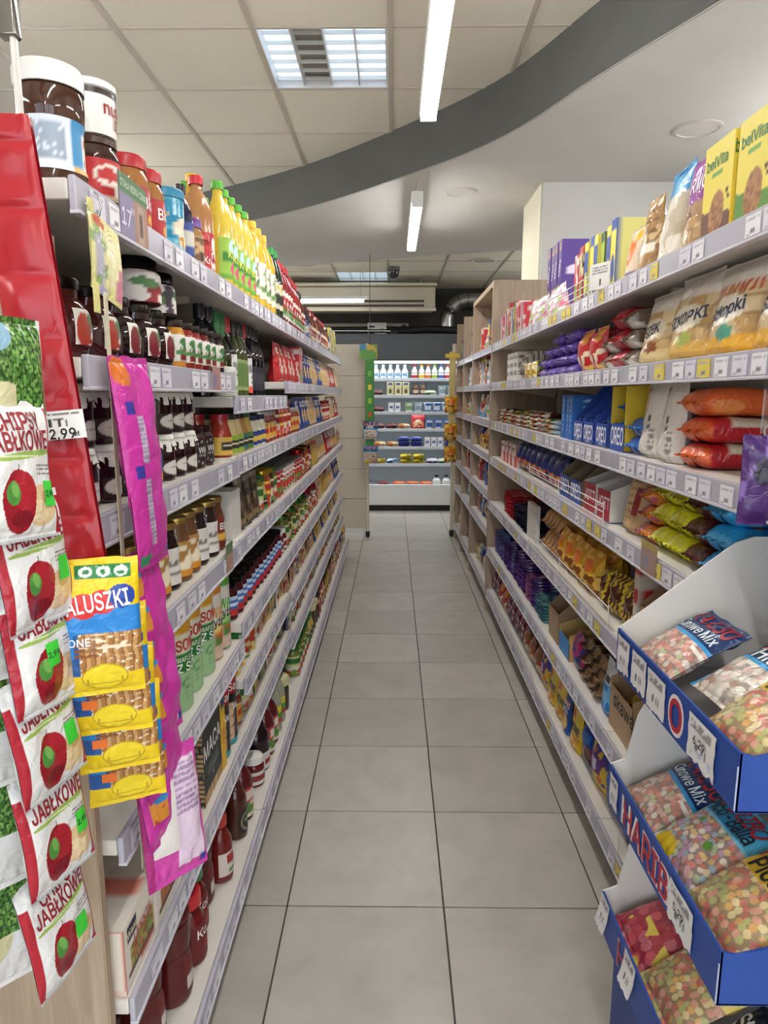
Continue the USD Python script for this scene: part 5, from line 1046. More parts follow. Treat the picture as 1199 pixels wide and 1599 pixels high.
# ------------------------------------------------------------------ laying the goods out
LNAME = ['top', 'second', 'third', 'fourth', 'fifth', 'sixth', 'bottom']
LNAME2 = ['top', 'lowered second', 'third', 'fourth', 'fifth', 'sixth', 'seventh', 'bottom']
def level(side, li, y):
    if side == 'R':
        return RL[li], LNAME[li] + ' sweets-side shelf'
    if side == 'C':
        return OL[li], LNAME[li] + ' oak cubby shelf'
    b = next((k for k, (a, c) in enumerate(LB) if a - .01 <= y < c), 4)
    nm = LNAME2 if b == 1 else LNAME if b == 0 else LNAME[:6] + ['seventh', 'bottom']
    return LV[b][li], nm[li] + ' jar-side shelf'
NROW = [0]
def row(side, li, y, items, inset=None):
    """items: (kind key or list of keys, how many, options). Options: deep rows behind, stack, gap, jit (degrees of turn), tilt, dx (set back), rot, step"""
    inset = inset if inset is not None else .014 if side == 'L' else .022
    for it in items:
        keys, n = it[0], it[1]
        o = it[2] if len(it) > 2 else {}
        if keys is None:
            y += n
            continue
        keys = keys if isinstance(keys, list) else [keys]
        for q in range(n):
            if (side == 'L' and y > 5.93) or (side == 'R' and y > 4.32):
                break
            NROW[0] += 1
            s = NROW[0]
            key = keys[q % len(keys)] if not o.get('shuffle') else keys[int(rnd(s, 3) * len(keys))]
            k = KIND[key]
            rot90 = o.get('rot', 0)
            w, d = (k.w, k.d) if not rot90 % 180 else (k.d, k.w)
            step = o.get('step', w + o.get('gap', .004))
            z, nm = level(side, li, y + w / 2)
            sgn = -1 if side == 'L' else 1
            xf = XLF if side == 'L' else XRF
            for dd in range(o.get('deep', 1)):
                kk = k
                key2 = o.get('behind', key) if dd else key
                kk = KIND[key2]
                for st in range(o.get('stack', 1) if not isinstance(o.get('stack'), list) else o['stack'][q % len(o['stack'])]):
                    if dd and o.get('stack1') and st:
                        continue
                    jit = o.get('jit', 4)
                    a = (rnd(s, dd, st, 5) - .5) * 2 * jit
                    jx = (rnd(s, dd, st, 9) - .5) * .012
                    x = xf + sgn * (inset + o.get('dx', 0) + abs(jx) + dd * (d + .006) + (d if dd == 0 else d) / 2)
                    yy = y + w / 2 + (rnd(s, dd, st, 11) - .5) * o.get('jy', .0)
                    zz = z + .0006 + o.get('dz', 0) + st * (kk.h * o.get('nest', 1.0) + .0006)
                    note = ' '.join(filter(None, [('', 'second row', 'third row')[dd], f'{ORD[st]} layer' if st else ''])) or None
                    put(key2, (x, yy, zz), (0, o.get('tilt', 0), (0 if side == 'L' else 180) + a + rot90), nm, note)
            y += step
    return y

# ---- jar side, top
row('L', 0, 1.032, [('choc_big', 1)], inset=.002)
row('L', 0, 1.192, [('choc_red', 1, {'jit': 1})], inset=.012)
z0 = LV[0][0]
put('choc_white', (XLF - .012 - .0405 - .004, 1.2325, z0 + .1262), (0, 0, 3), 'top jar-side shelf', None, 'white cocoa spread tub stacked on the red labelled jar, top jar-side shelf')
row('L', 0, 1.335, [('bisc_red', 2, {'deep': 2, 'behind': 'bisc_blue'}), (None, .05), ('cocoa', 1, {'gap': .012}), ('sauce_mix1', 1, {'gap': .01}), ('pb_purple', 1), ('krem_red', 1, {'gap': .004})])
row('L', 0, 1.865, [('brown_btl', 1, {'gap': .004, 'dx': .012}), ('oil_orange', 1, {'dx': .05}), ('oil_green', 5, {'deep': 2}), ('oil_big', 4, {'deep': 1, 'gap': .01}),
                   ('oil_dark', 2), ('ketchup0', 4, {'deep': 2}), ('ketchup1', 4, {'deep': 1}), ('ketchup2', 2)])
row('L', 0, 3.88, [(['sauce_mix0', 'sauce_mix1', 'sauce_mix2', 'sauce_mix0'], 23, {'gap': .006, 'shuffle': 1}), (['thin1', 'redbox1', 'thin0', 'thin1', 'thin2'], 8, {'gap': .015})])
# ---- second
row('L', 1, 1.03, [('roundjam0', 2, {'deep': 1}), ('roundjam2', 3, {'gap': .001}), (['slimjam0', 'slimjam1', 'slimjam1', 'slimjam2', 'slimjam3', 'slimjam3'], 6, {'deep': 2, 'gap': .002})])
put('cherrytub', (XLF - .014 - .052, 1.415, LV[0][1] + .1236), (0, 0, 20), 'second jar-side shelf', None, 'large white cherry jar stacked on round jam jars, second jar-side shelf')
put('plumtub', (XLF - .014 - .05, 1.515, LV[0][1] + .1136), (0, 0, 15), 'second jar-side shelf', None, 'large white plum jar stacked on slim jam jars, second jar-side shelf')
row('L', 1, 1.96, [('black_btl', 2, {'gap': .01}), ('green_btl', 2), ('white_btl', 1), ('slim_btl', 3, {'gap': .006}), ('white_btl', 1), ('black_btl', 3, {'gap': .01})], inset=.06)
put('white_pot', (XLF - .03, 2.00, LV[1][1] + .0006), (0, 0, 0), 'lowered second jar-side shelf')
row('L', 1, 2.92, [('pastared', 5, {'gap': .001, 'jit': 2}), ('redbox1', 2), ('pastablue', 4, {'gap': .001}), ('pastabeige', 2, {'gap': .001}), ('pastablue', 3), ('pastabeige', 4), ('pastared', 5), ('pastabeige', 3)])
# ---- third
row('L', 2, 1.05, [('paperjar', 3, {'stack': 2}), ('blueorange', 2, {'gap': .002}), ('paperjar', 3, {'stack': 2, 'deep': 2, 'gap': .001}), ('ovaldark', 2, {'deep': 2, 'behind': 'greenlid', 'gap': .002})], inset=.025)
row('L', 2, 1.96, [(['mustard3', 'mustard0', 'mustard0', 'mustard2', 'mustard1'], 5, {'deep': 2, 'gap': .003}), ('mayo', 3, {'deep': 2}), ('whitelid', 3, {'deep': 2}), (['sauce0', 'sauce1'], 5, {'deep': 1}), ('whitelid', 3, {'deep': 2}), ('pastablue', 4, {'gap': .001}), ('pastabeige', 3), ('pastablue', 3), ('sauce0', 6), ('pastabeige', 4), ('pastared', 3)])
# ---- fourth
row('L', 3, 1.12, [(['gold0', 'gold0', 'gold1', 'gold2', 'gold3', 'gold2', 'gold2', 'gold3'], 8, {'deep': 3, 'gap': .002})])
row('L', 3, 1.74, [('gold3', 1), ('gold1', 1)])
row('L', 3, 1.96, [('whitebox', 1), ('darkpouch', 3, {'gap': .001}), (['sauce4', 'mustard1', 'sauce1', 'sauce3'], 5, {'deep': 2}), ('tin0', 2), ('tin1', 4, {'deep': 2}), ('tin0', 3, {'deep': 2}), (['sauce0', 'sauce2', 'sauce1'], 5), ('noodle', 3), ('bun', 4, {'gap': .001}), ('pastared', 3), ('bun', 4, {'gap': .001}), ('sachet3', 6)])
# ---- fifth
row('L', 4, 1.10, [(None, .235), ('sonkoblue', 1, {'gap': .003}), ('sonko', 3, {'gap': .003}), ('waforange', 1, {'gap': .0}), ('wafgreen', 1, {'gap': .003})])
row('L', 4, 1.96, [('bluejam', 13, {'deep': 3, 'gap': .004}), ('smallred', 2, {'deep': 2}), (['sauce4', 'sauce3', 'mustard0'], 5, {'deep': 1}), (['tin2', 'sauce4'], 5, {'deep': 2}), (['tin1', 'sauce0', 'whitelid'], 6), ('pastabeige', 2), ('noodle', 4), ('bun', 3, {'gap': .001}), ('pastablue', 4), ('sachet4', 4)])
# ---- sixth
row('L', 5, 1.008, [('wasa', 1, {'jit': 0, 'gap': .01, 'deep': 2}), ('wasa2', 1, {'jit': 1, 'deep': 2})], inset=.002)
row('L', 5, 1.372, [('sesame', 1, {'jit': 2, 'gap': .01}), ('maca', 1, {'jit': 0, 'gap': .006}), ('yellowpack', 1, {'gap': .008}), ('santetube', 2, {'gap': 0})], inset=.012)
row('L', 5, 1.96, [(['saltpot0', 'saltpot0', 'saltpot1', 'saltpot0'], 4, {'deep': 2}), (['sachet0', 'sachet3', 'sachet1', 'sachet4', 'sachet0'], 5, {'gap': 0}), (['sachet1', 'sachet2', 'noodle', 'sachet3', 'sachet0', 'sachet5'], 11, {'gap': 0}), (['noodle', 'pastablue', 'sachet1', 'pastabeige'], 16, {'gap': .005})])
def l2_seventh():
    y = 1.97
    for key in ('whitelid', 'sauce4', 'tin2', 'sachet1', 'sachet4', 'sachet0', 'tin1', 'sachet1', 'sauce3'):
        k = KIND[key]
        put(key, (XLF - .025 - k.d / 2, y + k.w / 2, LV[1][6] + .0006), (0, 0, 5), 'seventh jar-side shelf')
        y += k.w + .008
l2_seventh()
row('L', 6, 2.89, [(['tin1', 'sachet1', 'sachet4', 'sauce3', 'tin2', 'sachet0', 'sachet3', 'whitelid', 'sachet2', 'sachet5'], 34, {'gap': .006, 'shuffle': 1})])
# ---- bottom
def bottom(y, items):
    z = .15
    for key, n, gap, dx in items:
        k = KIND[key]
        for q in range(n):
            put(key, (XLF + .025 - dx - k.d / 2, y + k.w / 2, z + .0006), (0, 0, (rnd(int(y * 1000), 2) - .5) * 24), 'bottom jar-side shelf')
            y += k.w + gap
    return y
bottom(1.12, [('ketchupbig', 1, .01, .03), ('ketchupbig', 1, .012, .005), ('kotlinred', 1, .004, .0), ('kotlingreen', 1, .004, .02), ('ketchupbig', 1, .006, .03), ('ketchupslim', 1, .012, .0), ('ketchupbig', 1, .004, .05), ('bbq', 1, .01, .0), ('redwine', 1, .012, .0),
              ('bluecan', 1, .006, .05), ('smallred', 1, .01, .0), ('soy', 1, .008, .0), ('redwine', 2, .006, .0), ('vinegar', 2, .012, .0), ('clothjar', 1, .008, .0)])
bottom(1.12, [('smallred', 3, .05, .17), ('bluecan', 2, .04, .17)])
bottom(2.95, [('sauce4', 5, .006, .0), ('mustard1', 3, .006, .0), ('clothjar', 2, .006, .0), ('sachet2', 4, 0, 0), ('sachet1', 3, 0, 0), ('sachet3', 4, 0, 0), ('tin2', 2, .006, 0), ('sachet2', 4, 0, 0), ('sachet5', 3, 0, 0), ('sachet1', 3, 0, 0)])

# ---- sweets side, top

row('R', 0, 1.145, [('bel2', 1, {'jit': 0, 'gap': .012}), ('bel1', 1, {'jit': 0, 'gap': .018}), ('bel0', 1, {'jit': 0, 'gap': .02}), ('harmo', 1, {'gap': .001}), ('bluetop', 1, {'gap': .001}), ('wafclear', 1), ('orangebag', 1, {'gap': .05}),
                    (['thin0', 'thin1', 'thin2', 'thin1', 'thin0', 'thin1'], 6, {'gap': .016, 'jit': 2}), (['redbox0', 'redbox1'], 2, {'gap': .018})])
row('R', 0, 3.18, [('milka', 4, {'gap': .006, 'dx': .085, 'jit': 0, 'stack': 2})])
put('floral', (XRF + .06, 2.98, RL[0] + .0006), (0, 0, 180), 'top sweets-side shelf')
put('floral', (XRF + .06, 3.33, RL[0] + .0006), (0, 0, 186), 'top sweets-side shelf')
row('R', 0, 3.56, [(['smallredbox', 'smallpur', 'smallredbox'], 3, {'gap': .02}), (['redbox1', 'thin2', 'smallpur', 'redbox0'], 5, {'gap': .02}), (['smallpur', 'smallredbox'], 3, {'gap': .02})])
# ---- second
row('R', 1, .95, [('szk2', 1, {'gap': .0}), ('szk1', 2, {'gap': .001}), ('szk0', 1, {'gap': .001}), ('szk2', 1, {'gap': .001})])
row('R', 1, 1.97, [('silverpack', 1, {'stack': 3, 'gap': .01}), ('redpack', 1, {'stack': 3, 'gap': .0}), ('silverpack', 1, {'stack': 2})])
row('R', 1, 2.27, [('redcookie', 2, {'gap': .0, 'dx': .0})])
row('R', 1, 2.27, [('redpack', 2, {'gap': .03, 'dx': .1, 'stack': 3})])
row('R', 1, 2.60, [('purplepack', 5, {'stack': [4, 3, 4, 3, 2], 'jit': 9, 'gap': .02})])
row('R', 1, 3.30, [('yellowsm', 2), ('bookpack', 4, {'gap': .02}), ('whitetxt', 3, {'gap': .01})])
# ---- third
row('R', 2, 1.06, [(None, .43), ('grissred', 1, {'stack': 2, 'jit': 3, 'gap': .01}), ('whitelong', 2, {'gap': .005})])
row('R', 2, 1.86, [('oreopack', 2, {'stack': 2, 'gap': .005}), ('oreoyellow', 1, {'jit': 0, 'gap': .03}), ('oreotray', 3, {'jit': 0, 'gap': .02}), ('bluebox', 3, {'gap': .006})])
put('grissorange', (XRF + .022 + .17, 1.06 + .43 + .068, RL[2] + .1185), (0, 0, 183), 'third sweets-side shelf')
ty = 1.86 + 2 * .055
for q, y in enumerate((ty, ty + .155, ty + .155 + .135, ty + .155 + .27)):
    for st in range(3 if q == 0 else 2):
        for c in range(2):
            put('oreopack', (XRF + .022 + .012 + .085, y + .0335 + c * .052, RL[2] + .0045 + st * .0506), (0, 0, 180), 'third sweets-side shelf', ('bottom of a tray', 'second layer in tray', 'third layer in tray')[st])
row('R', 2, 2.86, [(['bar4', 'bar1', 'bar2', 'bar0', 'bar1', 'bar4', 'bar0', 'bar3', 'bar2', 'bar1', 'bar0', 'bar2', 'bar4', 'bar3', 'bar1', 'bar2', 'bar0', 'bar3', 'bar2', 'bar0', 'bar1', 'bar2', 'bar3', 'bar0', 'bar2'], 25, {'stack': [3, 2, 3, 4], 'jit': 10, 'gap': .01})])
# ---- fourth
row('R', 3, 1.345, [('skyblue', 1, {'stack': 3, 'jit': 5, 'gap': .006}), ('brownpack', 1, {'stack': 3, 'jit': 6, 'gap': .004}), ('yellowpk', 2, {'stack': [3, 3], 'jit': 6, 'gap': .006}), ('orangepk', 1, {'stack': 3, 'jit': 7, 'gap': .01}), ('paperpack', 1, {'gap': .04})])
row('R', 3, 2.05, [('rwtray', 2, {'jit': 0, 'gap': .03}), ('bluetray', 2, {'jit': 0, 'gap': .03}), ('navybag', 8, {'gap': .001, 'deep': 2, 'jit': 12}), ('whitered', 4, {'gap': .02, 'stack': 1})])
# ---- fifth
row('R', 4, 1.345, [('cbox', 1, {'jit': 0, 'gap': .03}), ('cboxtall', 1, {'jit': 0, 'gap': .03}), ('redslim', 1, {'gap': .02}), ('stripebag', 3, {'gap': .001, 'jit': 14, 'tilt': -12, 'dz': .007}), ('honeybag', 4, {'gap': .001, 'deep': 2, 'jit': 12}), ('beepack', 5, {'stack': 2, 'gap': .006})])
row('R', 4, 3.1, [('whiteback', 1, {'jit': 0}), ('darkbar', 4, {'stack': 7, 'jit': 4, 'gap': .012}), ('redbar', 3, {'stack': 9, 'jit': 4, 'gap': .01})])
# ---- sixth
row('R', 5, 1.345, [('coralbag', 1), ('mintbag', 2, {'gap': .001})])
row('R', 5, 1.765, [('skawa', 1, {'jit': 0, 'gap': .012}), ('bluewhite', 1, {'gap': .004}), ('chocwafer', 3, {'stack': 3, 'gap': .005}), ('pinkmilka', 1), ('yellowtray', 1, {'jit': 0, 'gap': .02}), ('cboxtall', 1, {'jit': 0, 'gap': .03})])
for q in range(4):
    for st in range(2):
        put('wafer', (XRF + .022 + .012 + .1, 1.765 + .03 + q * .042, RL[5] + .0045 + st * .0506), (0, 0, 180), 'sixth sweets-side shelf', ('bottom layer', 'upper layer')[st])
ytr = 1.765 + .202 + .114 + 3 * .075 + .124
for q in range(2):
    put('bluepk', (XRF + .022 + .012 + .08, ytr + .036 + q * .066, RL[5] + .0045), (0, 0, 180), 'sixth sweets-side shelf', 'in the yellow tray')
row('R', 5, 2.86, [('choc1', 2, {'stack': 6, 'jit': 4, 'gap': .01}), (['choc0', 'choc3', 'choc0', 'choc0'], 4, {'stack': [9, 8, 10], 'jit': 4, 'gap': .012}), (['choc0', 'choc2', 'choc0'], 5, {'stack': [11, 9], 'jit': 4, 'gap': .012}), ('choc2', 2, {'stack': 10, 'gap': .01})])
# ---- bottom
row('R', 6, 1.42, [('bbe', 1, {'gap': .01}), ('bbe', 2, {'gap': .006}), ('bluechoc', 2, {'gap': .001, 'jit': 14}), ('kidbag', 1, {'gap': 0, 'jit': 12}), ('bluechoc', 1), ('yellowtall', 1, {'gap': .001}), ('minibag', 1, {'gap': .001}), ('yellowtall', 2, {'gap': .001}), ('kidbag', 1), ('jelly2', 3, {'gap': .001, 'deep': 2}), ('jelly', 4, {'gap': .001, 'deep': 2}), ('redcookie', 2), ('jelly', 4, {'gap': .001, 'deep': 2})])
# ---- oak cubbies beyond
CUB = [['smallpur', 'thin0', 'redbox1', 'wafclear', 'orangebag', 'thin0', 'choc_white', 'honeybag', 'szk1', 'thin2'], ['whitetxt', 'redbox1', 'smallpur', 'milk', 'redbox0', 'thin1'], ['apple0', 'kidbag', 'bluewhite', 'saltpot0', 'redcookie', 'tin1', 'sachet0'],
       ['honeybag', 'yellowsm', 'bluewhite', 'kidbag', 'mintbag', 'sachet4'], ['pinkmilka', 'harmo', 'jelly', 'bluebox', 'redbox1', 'sachet2'], ['bluewhite', 'mintbag', 'tin1', 'jelly', 'minibag', 'sachet3'], ['bluewhite', 'sachet4', 'mintbag', 'tin2', 'jelly', 'bluechoc']]
for q in range(3):
    for li in range(7):
        y, i = 4.41 + YU[q] + .06, 0
        while True:
            key = CUB[li][int(rnd(q, li, i, 4) * len(CUB[li]))]
            k = KIND[key]
            if y + k.w > 4.41 + YU[q + 1] - .01 or k.h > .205:
                if k.h > .205 and i < 30:
                    i += 1
                    continue
                break
            put(key, (XRF + .03 + k.d / 2, y + k.w / 2, OL[li] + .0006), (0, 0, 180 + (rnd(i, q, li) - .5) * 8), LNAME[li] + ' oak cubby shelf')
            y += k.w + .012; i += 1

# ------------------------------------------------------------------ drinks fridge at the end of the aisle
t = thing('display_fridge', 'wide open dairy fridge with dark header across the end of the aisle', 'fridge', (.1, 8.45, 0))
FZ = [1.645, 1.44, 1.235, 1.025, .80, .585]
part(t, 'header', M().box(-1.05, 1.15, -.06, .62, 1.85, 2.17, '4c5056', .006), 'enamel')
part(t, 'back_panel', M().box(-1.05, 1.15, .62, .66, .0, 2.17, 'b4b8ba', .003), 'enamel')
for s, a in (('l', -1.05), ('r', 1.11)):
    part(t, 'side_panel', M().box(a, a + .04, -.05, .62, 0, 1.85, '3a3d40', .004), 'enamel')
for z in FZ:
    sh = part(t, 'shelf', M().box(-1.01, 1.11, .10, .61, z - .02, z, 'c9ced4', .003), 'enamel')
    part(sh, 'light_strip', M().box(-.98, 1.08, .12, .14, z - .026, z - .0205, 'ffffff', .001), 'lamp_fridge')
    part(sh, 'price_rail', M().box(-1.01, 1.11, .085, .099, z - .036, z + .004, 'd3d9e2', .003), 'plastic')
part(t, 'base_front', M().box(-1.01, 1.11, -.05, .0, .075, .335, 'dcdfe2', .008), 'enamel')
part(t, 'base_tray', M().box(-1.01, 1.11, .0, .615, .24, .30, 'b4b8bc', .004), 'enamel')
part(t, 'kick_plate', M().box(-1.0, 1.10, -.02, .01, 0, .075, '17181a', .003), 'dark_rubber')
part(t, 'light_strip', M().box(-.98, 1.08, .0, .04, 1.825, 1.849, 'ffffff', .003), 'lamp_fridge')
for q, (x0, key, n) in enumerate(((-.30, 'milk', 6), (.27, 'juice2', 1), (.36, 'juice1', 1), (.44, 'juice0', 1), (.52, 'juice3', 1), (.60, 'juice4', 1), (.68, 'juice2', 3))):
    for i in range(n):
        put(key, (x0 + .09 * i, 8.45 + .16, FZ[0] + .0006), (0, 0, -90), 'top fridge shelf')
def fr(li, items, y=.18):
    for x, key, n, *o in items:
        k = KIND[key]
        z = FZ[li] if li < 6 else .30
        nm = (LNAME[li] if li < 6 else 'bottom') + ' fridge shelf' if li < 6 else 'fridge base tray'
        for i in range(n):
            for st in range(o[0] if o else 1):
                yy = 8.45 + (y if li < 6 else .12)
                yy = max(yy, 8.45 + (.11 if li < 6 else .02) + k.d / 2)
                put(key, (x + (k.w + .012) * i, yy, z + .0006 + st * (k.h + .0006)), (0, 0, -90 + (rnd(i, li, st) - .5) * 6), nm, 'stacked on top' if st else None)
fr(1, [(-.2, 'coldpk0', 1), (-.03, 'dairycart', 3), (.29, 'brownbtl', 2), (.47, 'coldpk5', 1), (.62, 'cup0', 3)])
fr(2, [(-.18, 'coldpk0', 1), (-.02, 'coldbox', 2), (.2, 'cup3', 1), (.32, 'cup0', 1, 1), (.44, 'cup1', 4)])
fr(3, [(-.18, 'coldpk0', 2), (.14, 'coldpk2', 1), (.32, 'shredcheese', 1), (.46, 'cup2', 4)])
fr(4, [(-.16, 'coldpk2', 2), (.14, 'coldpk1', 2, 2), (.44, 'coldbox', 3), (.74, 'coldpk1', 1, 2)])
fr(5, [(-.16, 'coldpk3', 1), (.0, 'coldpk4', 1), (.17, 'coldpk3', 2, 2), (.50, 'coldpk6', 1), (.65, 'coldpk5', 2)])
fr(6, [(-.12, 'coldpk0', 1), (.08, 'salmon', 3), (.56, 'jug', 2), (.8, 'coldpk4', 1)])

# ------------------------------------------------------------------ things at the back, over the fridge
t = thing('air_conditioner', 'long beige ceiling air conditioner with dark slots', 'air conditioner', (-.56, 8.32, 2.42))
part(t, 'casing', M().box(-1.05, 1.05, -.2, .2, 0, .26, 'b9b19e', .02), 'enamel')
part(t, 'top_cover', M().box(-1.07, 1.07, -.21, .21, .2605, .30, 'c3bba8', .01), 'enamel')
for k in range(2):
    part(t, 'air_slot', M().box(-.6, .92, -.206, -.199, .03 + k * .05, .055 + k * .05, '4d463c', .002), 'dark_rubber')
part(t, 'hanger', M().box(-.9, -.88, -.01, .01, .30, ZR - 2.42 - .005, '8a857a', .002).box(.88, .9, -.01, .01, .30, ZR - 2.42 - .005, '8a857a', .002), 'enamel')
part(t, 'lower_lip', M().box(-1.05, 1.06, -.215, -.19, -.02, .018, 'cfc7b4', .006), 'enamel')
for k, (z0, z1, c, y) in enumerate(((2.30, 2.345, '8f8674', 8.9), (2.20, 2.27, '5d564c', 8.95), (2.12, 2.17, '8a8272', 8.85))):
    tag(part('/World', 'ceiling_beam', M().box(-2.4, .2, y, y + .12, z0, z1, c, .004), 'enamel') and stage.GetPrimAtPath('/World/ceiling_beam' if k == 0 else f'/World/ceiling_beam_{k:03d}'), kind='structure')
t = thing('pipe', 'shiny horizontal metal pipe above the fridge header', 'pipe', (-.45, 8.75, 2.235))
part(t, 'tube', M().tube([(-.9, 0, 0), (.42, 0, 0)], .022, 'c8c8c4', 12), 'chrome')
part(t, 'clamp', M().tube([(.3, 0, 0), (.34, 0, 0)], .027, '9a9a96', 12), 'galvanised')
t = thing('ventilation_duct', 'bent silver ventilation duct in the dark corner', 'duct', (.80, 8.85, 2.24))
th = np.linspace(0, np.pi / 2, 12)
pts = [(-.12, 0, -.06), (-.12, 0, .1)] + [(-.12 + .26 - .26 * math.cos(a), 0, .12 + .26 * math.sin(a)) for a in th] + [(.7, 0, .38)]
part(t, 'elbow', M().tube(pts, .085, 'b4b6b6', 20), 'galvanised')
for k in range(4):
    a = th[2 + 3 * k]
    c = np.array((-.12 + .26 - .26 * math.cos(a), 0, .12 + .26 * math.sin(a))); d = np.array((math.sin(a), 0, math.cos(a))) * .008
    part(t, 'seam_ring', M().tube([c - d, c + d], .089, '8f9192', 20), 'galvanised')
t = thing('pipe', 'thick black insulated pipe behind the fridge header', 'pipe', (.55, 8.72, 2.235))
part(t, 'insulation', M().tube([(-.5, 0, -.01), (-.1, 0, .02), (.3, 0, 0), (.6, 0, -.02)], .045, '1c1a1a', 12), 'dark_rubber')
t = thing('control_box', 'small white electrical box with dark squiggles over the fridge', 'electrical box', (-.18, 8.82, 2.17))
part(t, 'box', M().box(-.14, .10, -.05, .05, 0, .17, 'd2cec4', .006), 'enamel')
part(t, 'cable', M().tube([(.1, -.04, .12), (.2, -.05, .08), (.32, -.04, .14), (.42, -.05, .05), (.52, -.04, .12)], .012, '2a2424', 6), 'dark_rubber')
for k in range(3):
    part(t, 'printed_mark', M().box(-.12, -.05, -.0512, -.0502, .03 + k * .04, .05 + k * .04, '2a2826', .0003), 'matte_paper')
t = thing('security_camera', 'dark dome security camera below the rear ceiling', 'camera', (.005, 7.62, ZR - .004))
part(t, 'mount', M().lathe([(.0005, -.03), (.068, -.03), (.07, -.025), (.07, 0)], '6a6866', 24), 'plastic')
part(t, 'dome', M().lathe([(.0005, -.12), (.03, -.114), (.05, -.095), (.06, -.06), (.062, -.031)], '3a3a3c', 24), 'filled_plastic')

# ------------------------------------------------------------------ clip strips, cards and guards
t = thing('clip_strip', 'green hanging clip strip with leafy header card', 'display strip', (-.22, 6.66, 0))
part(t, 'strip', M().box(-.045, .04, -.002, .002, .78, 1.84, '3f8a3c', .0008), 'printed_card')
part(t, 'header_card', M().grid(np.stack(np.meshgrid(np.linspace(-.1, .07, 10), [-.004], np.linspace(1.78, 1.92, 8), indexing='ij'), -1)[:, 0].transpose(1, 0, 2), paint([('f', '5f9a4a'), ('n', 4, 4, .55, 'c8a83a', 2), ('r', 0, .4, .7, 1, '3a8ab0')], *np.meshgrid(np.linspace(0, 1, 10), np.linspace(0, 1, 8)))), 'printed_card')
for k in range(5):
    part(t, 'printed_star', M().box(-.02, .015, -.0032, -.0022, 1.1 + k * .13, 1.15 + k * .13, ('8fc05a', 'c8602f', '9fc84a', 'e0c84a', '6fb04a')[k], .0003), 'printed_card')
part(t, 'cord', M().tube([(0, 0, 1.92), (0, 0, ZR - .006)], .003, '2a2a2a', 5), 'plastic')
for q, z in enumerate((1.05, .81)):
    put('hitmix' if q == 0 else 'pico', (-.215, 6.635, z - .035), (0, 0, -90), None, None, ('upper' if q == 0 else 'lower') + ' blue sweet bag hanging at the green clip strip')
t = thing('clip_strip', 'pale yellow hanging strip on the far shelving post', 'display strip', (.585, 6.79, 0))
part(t, 'strip', M().box(-.03, .03, -.002, .002, .85, 1.86, 'cbb876', .0008), 'printed_card')
part(t, 'header_card', M().box(-.07, .07, -.006, -.002, 1.80, 1.84, 'd8b83a', .001), 'printed_card')
for q, z in enumerate((1.27, 1.0, .78)):
    put('honeybag', (.575, 6.75, z), (0, 0, -90 + q * 5), None, None, f'{ORD[q]} golden bag from the top of the pale yellow strip')
def guard(y0, y1, z, side, label, h=.07, n=3):
    x = (XLF + .004) if side == 'L' else XRF - .004
    t = thing('wire_guard', label, 'wire guard', (x, y0, z + .004))
    for k in range(n):
        part(t, 'wire', M().tube([(0, 0, h * (k + .6) / n), (0, y1 - y0, h * (k + .6) / n)], .0018, 'dedcd6', 6), 'enamel')
    for yy in (0, (y1 - y0) / 2, y1 - y0):
        part(t, 'upright_wire', M().tube([(0, yy, 0), (0, yy, h)], .0018, 'dedcd6', 6), 'enamel')
guard(2.3, 3.14, RL[0], 'R', 'white wire guard along the top sweets-side shelf')
guard(2.02, 3.14, RL[3], 'R', 'white wire guard in front of the red and white trays')
guard(1.92, 3.1, RL[4], 'R', 'white wire guard in front of the golden cookie bags')
guard(1.33, 1.72, RL[6], 'R', 'white wire guard on the bottom sweets-side shelf, near the blue stand')
guard(2.95, 4.3, RL[6], 'R', 'white wire guard in front of the jelly bags')
guard(3.0, 4.13, 1.74, 'L', 'white wire guard in front of the ketchup bottles')
guard(4.16, 5.9, 1.74, 'L', 'white wire guard in front of the small sauce bottles')

def card(name, label, loc, w, h, layers, texts, rz, cat='price card', n=(24, 20)):
    t = thing(name, label, cat, loc, rz)
    U, V = np.meshgrid(np.linspace(0, 1, n[0]), np.linspace(0, 1, n[1]))
    P = np.stack([np.full_like(U, .0008), (U - .5) * w, V * h], -1)
    m = M().grid(P, paint(layers, U, V)); m.grid(P - [.0016, 0, 0], 'd8d4ce', flip=True)
    part(t, 'card', m, 'printed_card')
    x = M()
    for s, hh, u, v, c in texts:
        x.text(s, hh, (.0016, (u - .5) * w, v * h), (0, 1, 0), (0, 0, 1), c, maxw=w * .92)
    if x.v:
        part(t, 'lettering', x, 'printed_card')
    return t
card('promotion_card', 'green topped promotion card reading seventeen on the top jar-side rail', (XLF + .0135, 1.215, 1.692), .125, .105, [('f', 'a8826e'), ('r', 0, .5, 0, .72, '8f84a6'), ('r', 0, 1, .72, 1, '4f7a4c'), ('r', .62, .84, .1, .66, 'b8a090'), ('r', .66, .8, .2, .56, '6a4a3a')], [('STAŁA NISKA CENA', .011, .5, .85, 'c8d8c4'), ('17', .026, .2, .36, 'ded8ea'), ('99', .01, .42, .5, 'ded8ea')], 0)
card('promotion_card', 'see-through orange promotion card on the fourth sweets-side rail', (XRF - .0135, 1.62, RL[3] - .05), .10, .085, [('f', 'a88a7e'), ('r', .1, .5, .2, .6, '8f8aa0'), ('r', 0, 1, .8, 1, 'b09a5a')], [], 180)
card('promotion_card', 'small orange promotion card on the fourth jar-side rail', (XLF + .0135, 1.78, 1.012 - .05), .07, .085, [('f', 'b08a76'), ('r', 0, 1, .66, 1, '5a7f58')], [], 0)
card('promotion_card', 'small orange promotion card on the second jar-side rail', (XLF + .0135, 1.72, 1.495 - .046), .075, .06, [('f', 'b88a80'), ('r', .1, .5, .2, .7, '8f86b0')], [], 0)
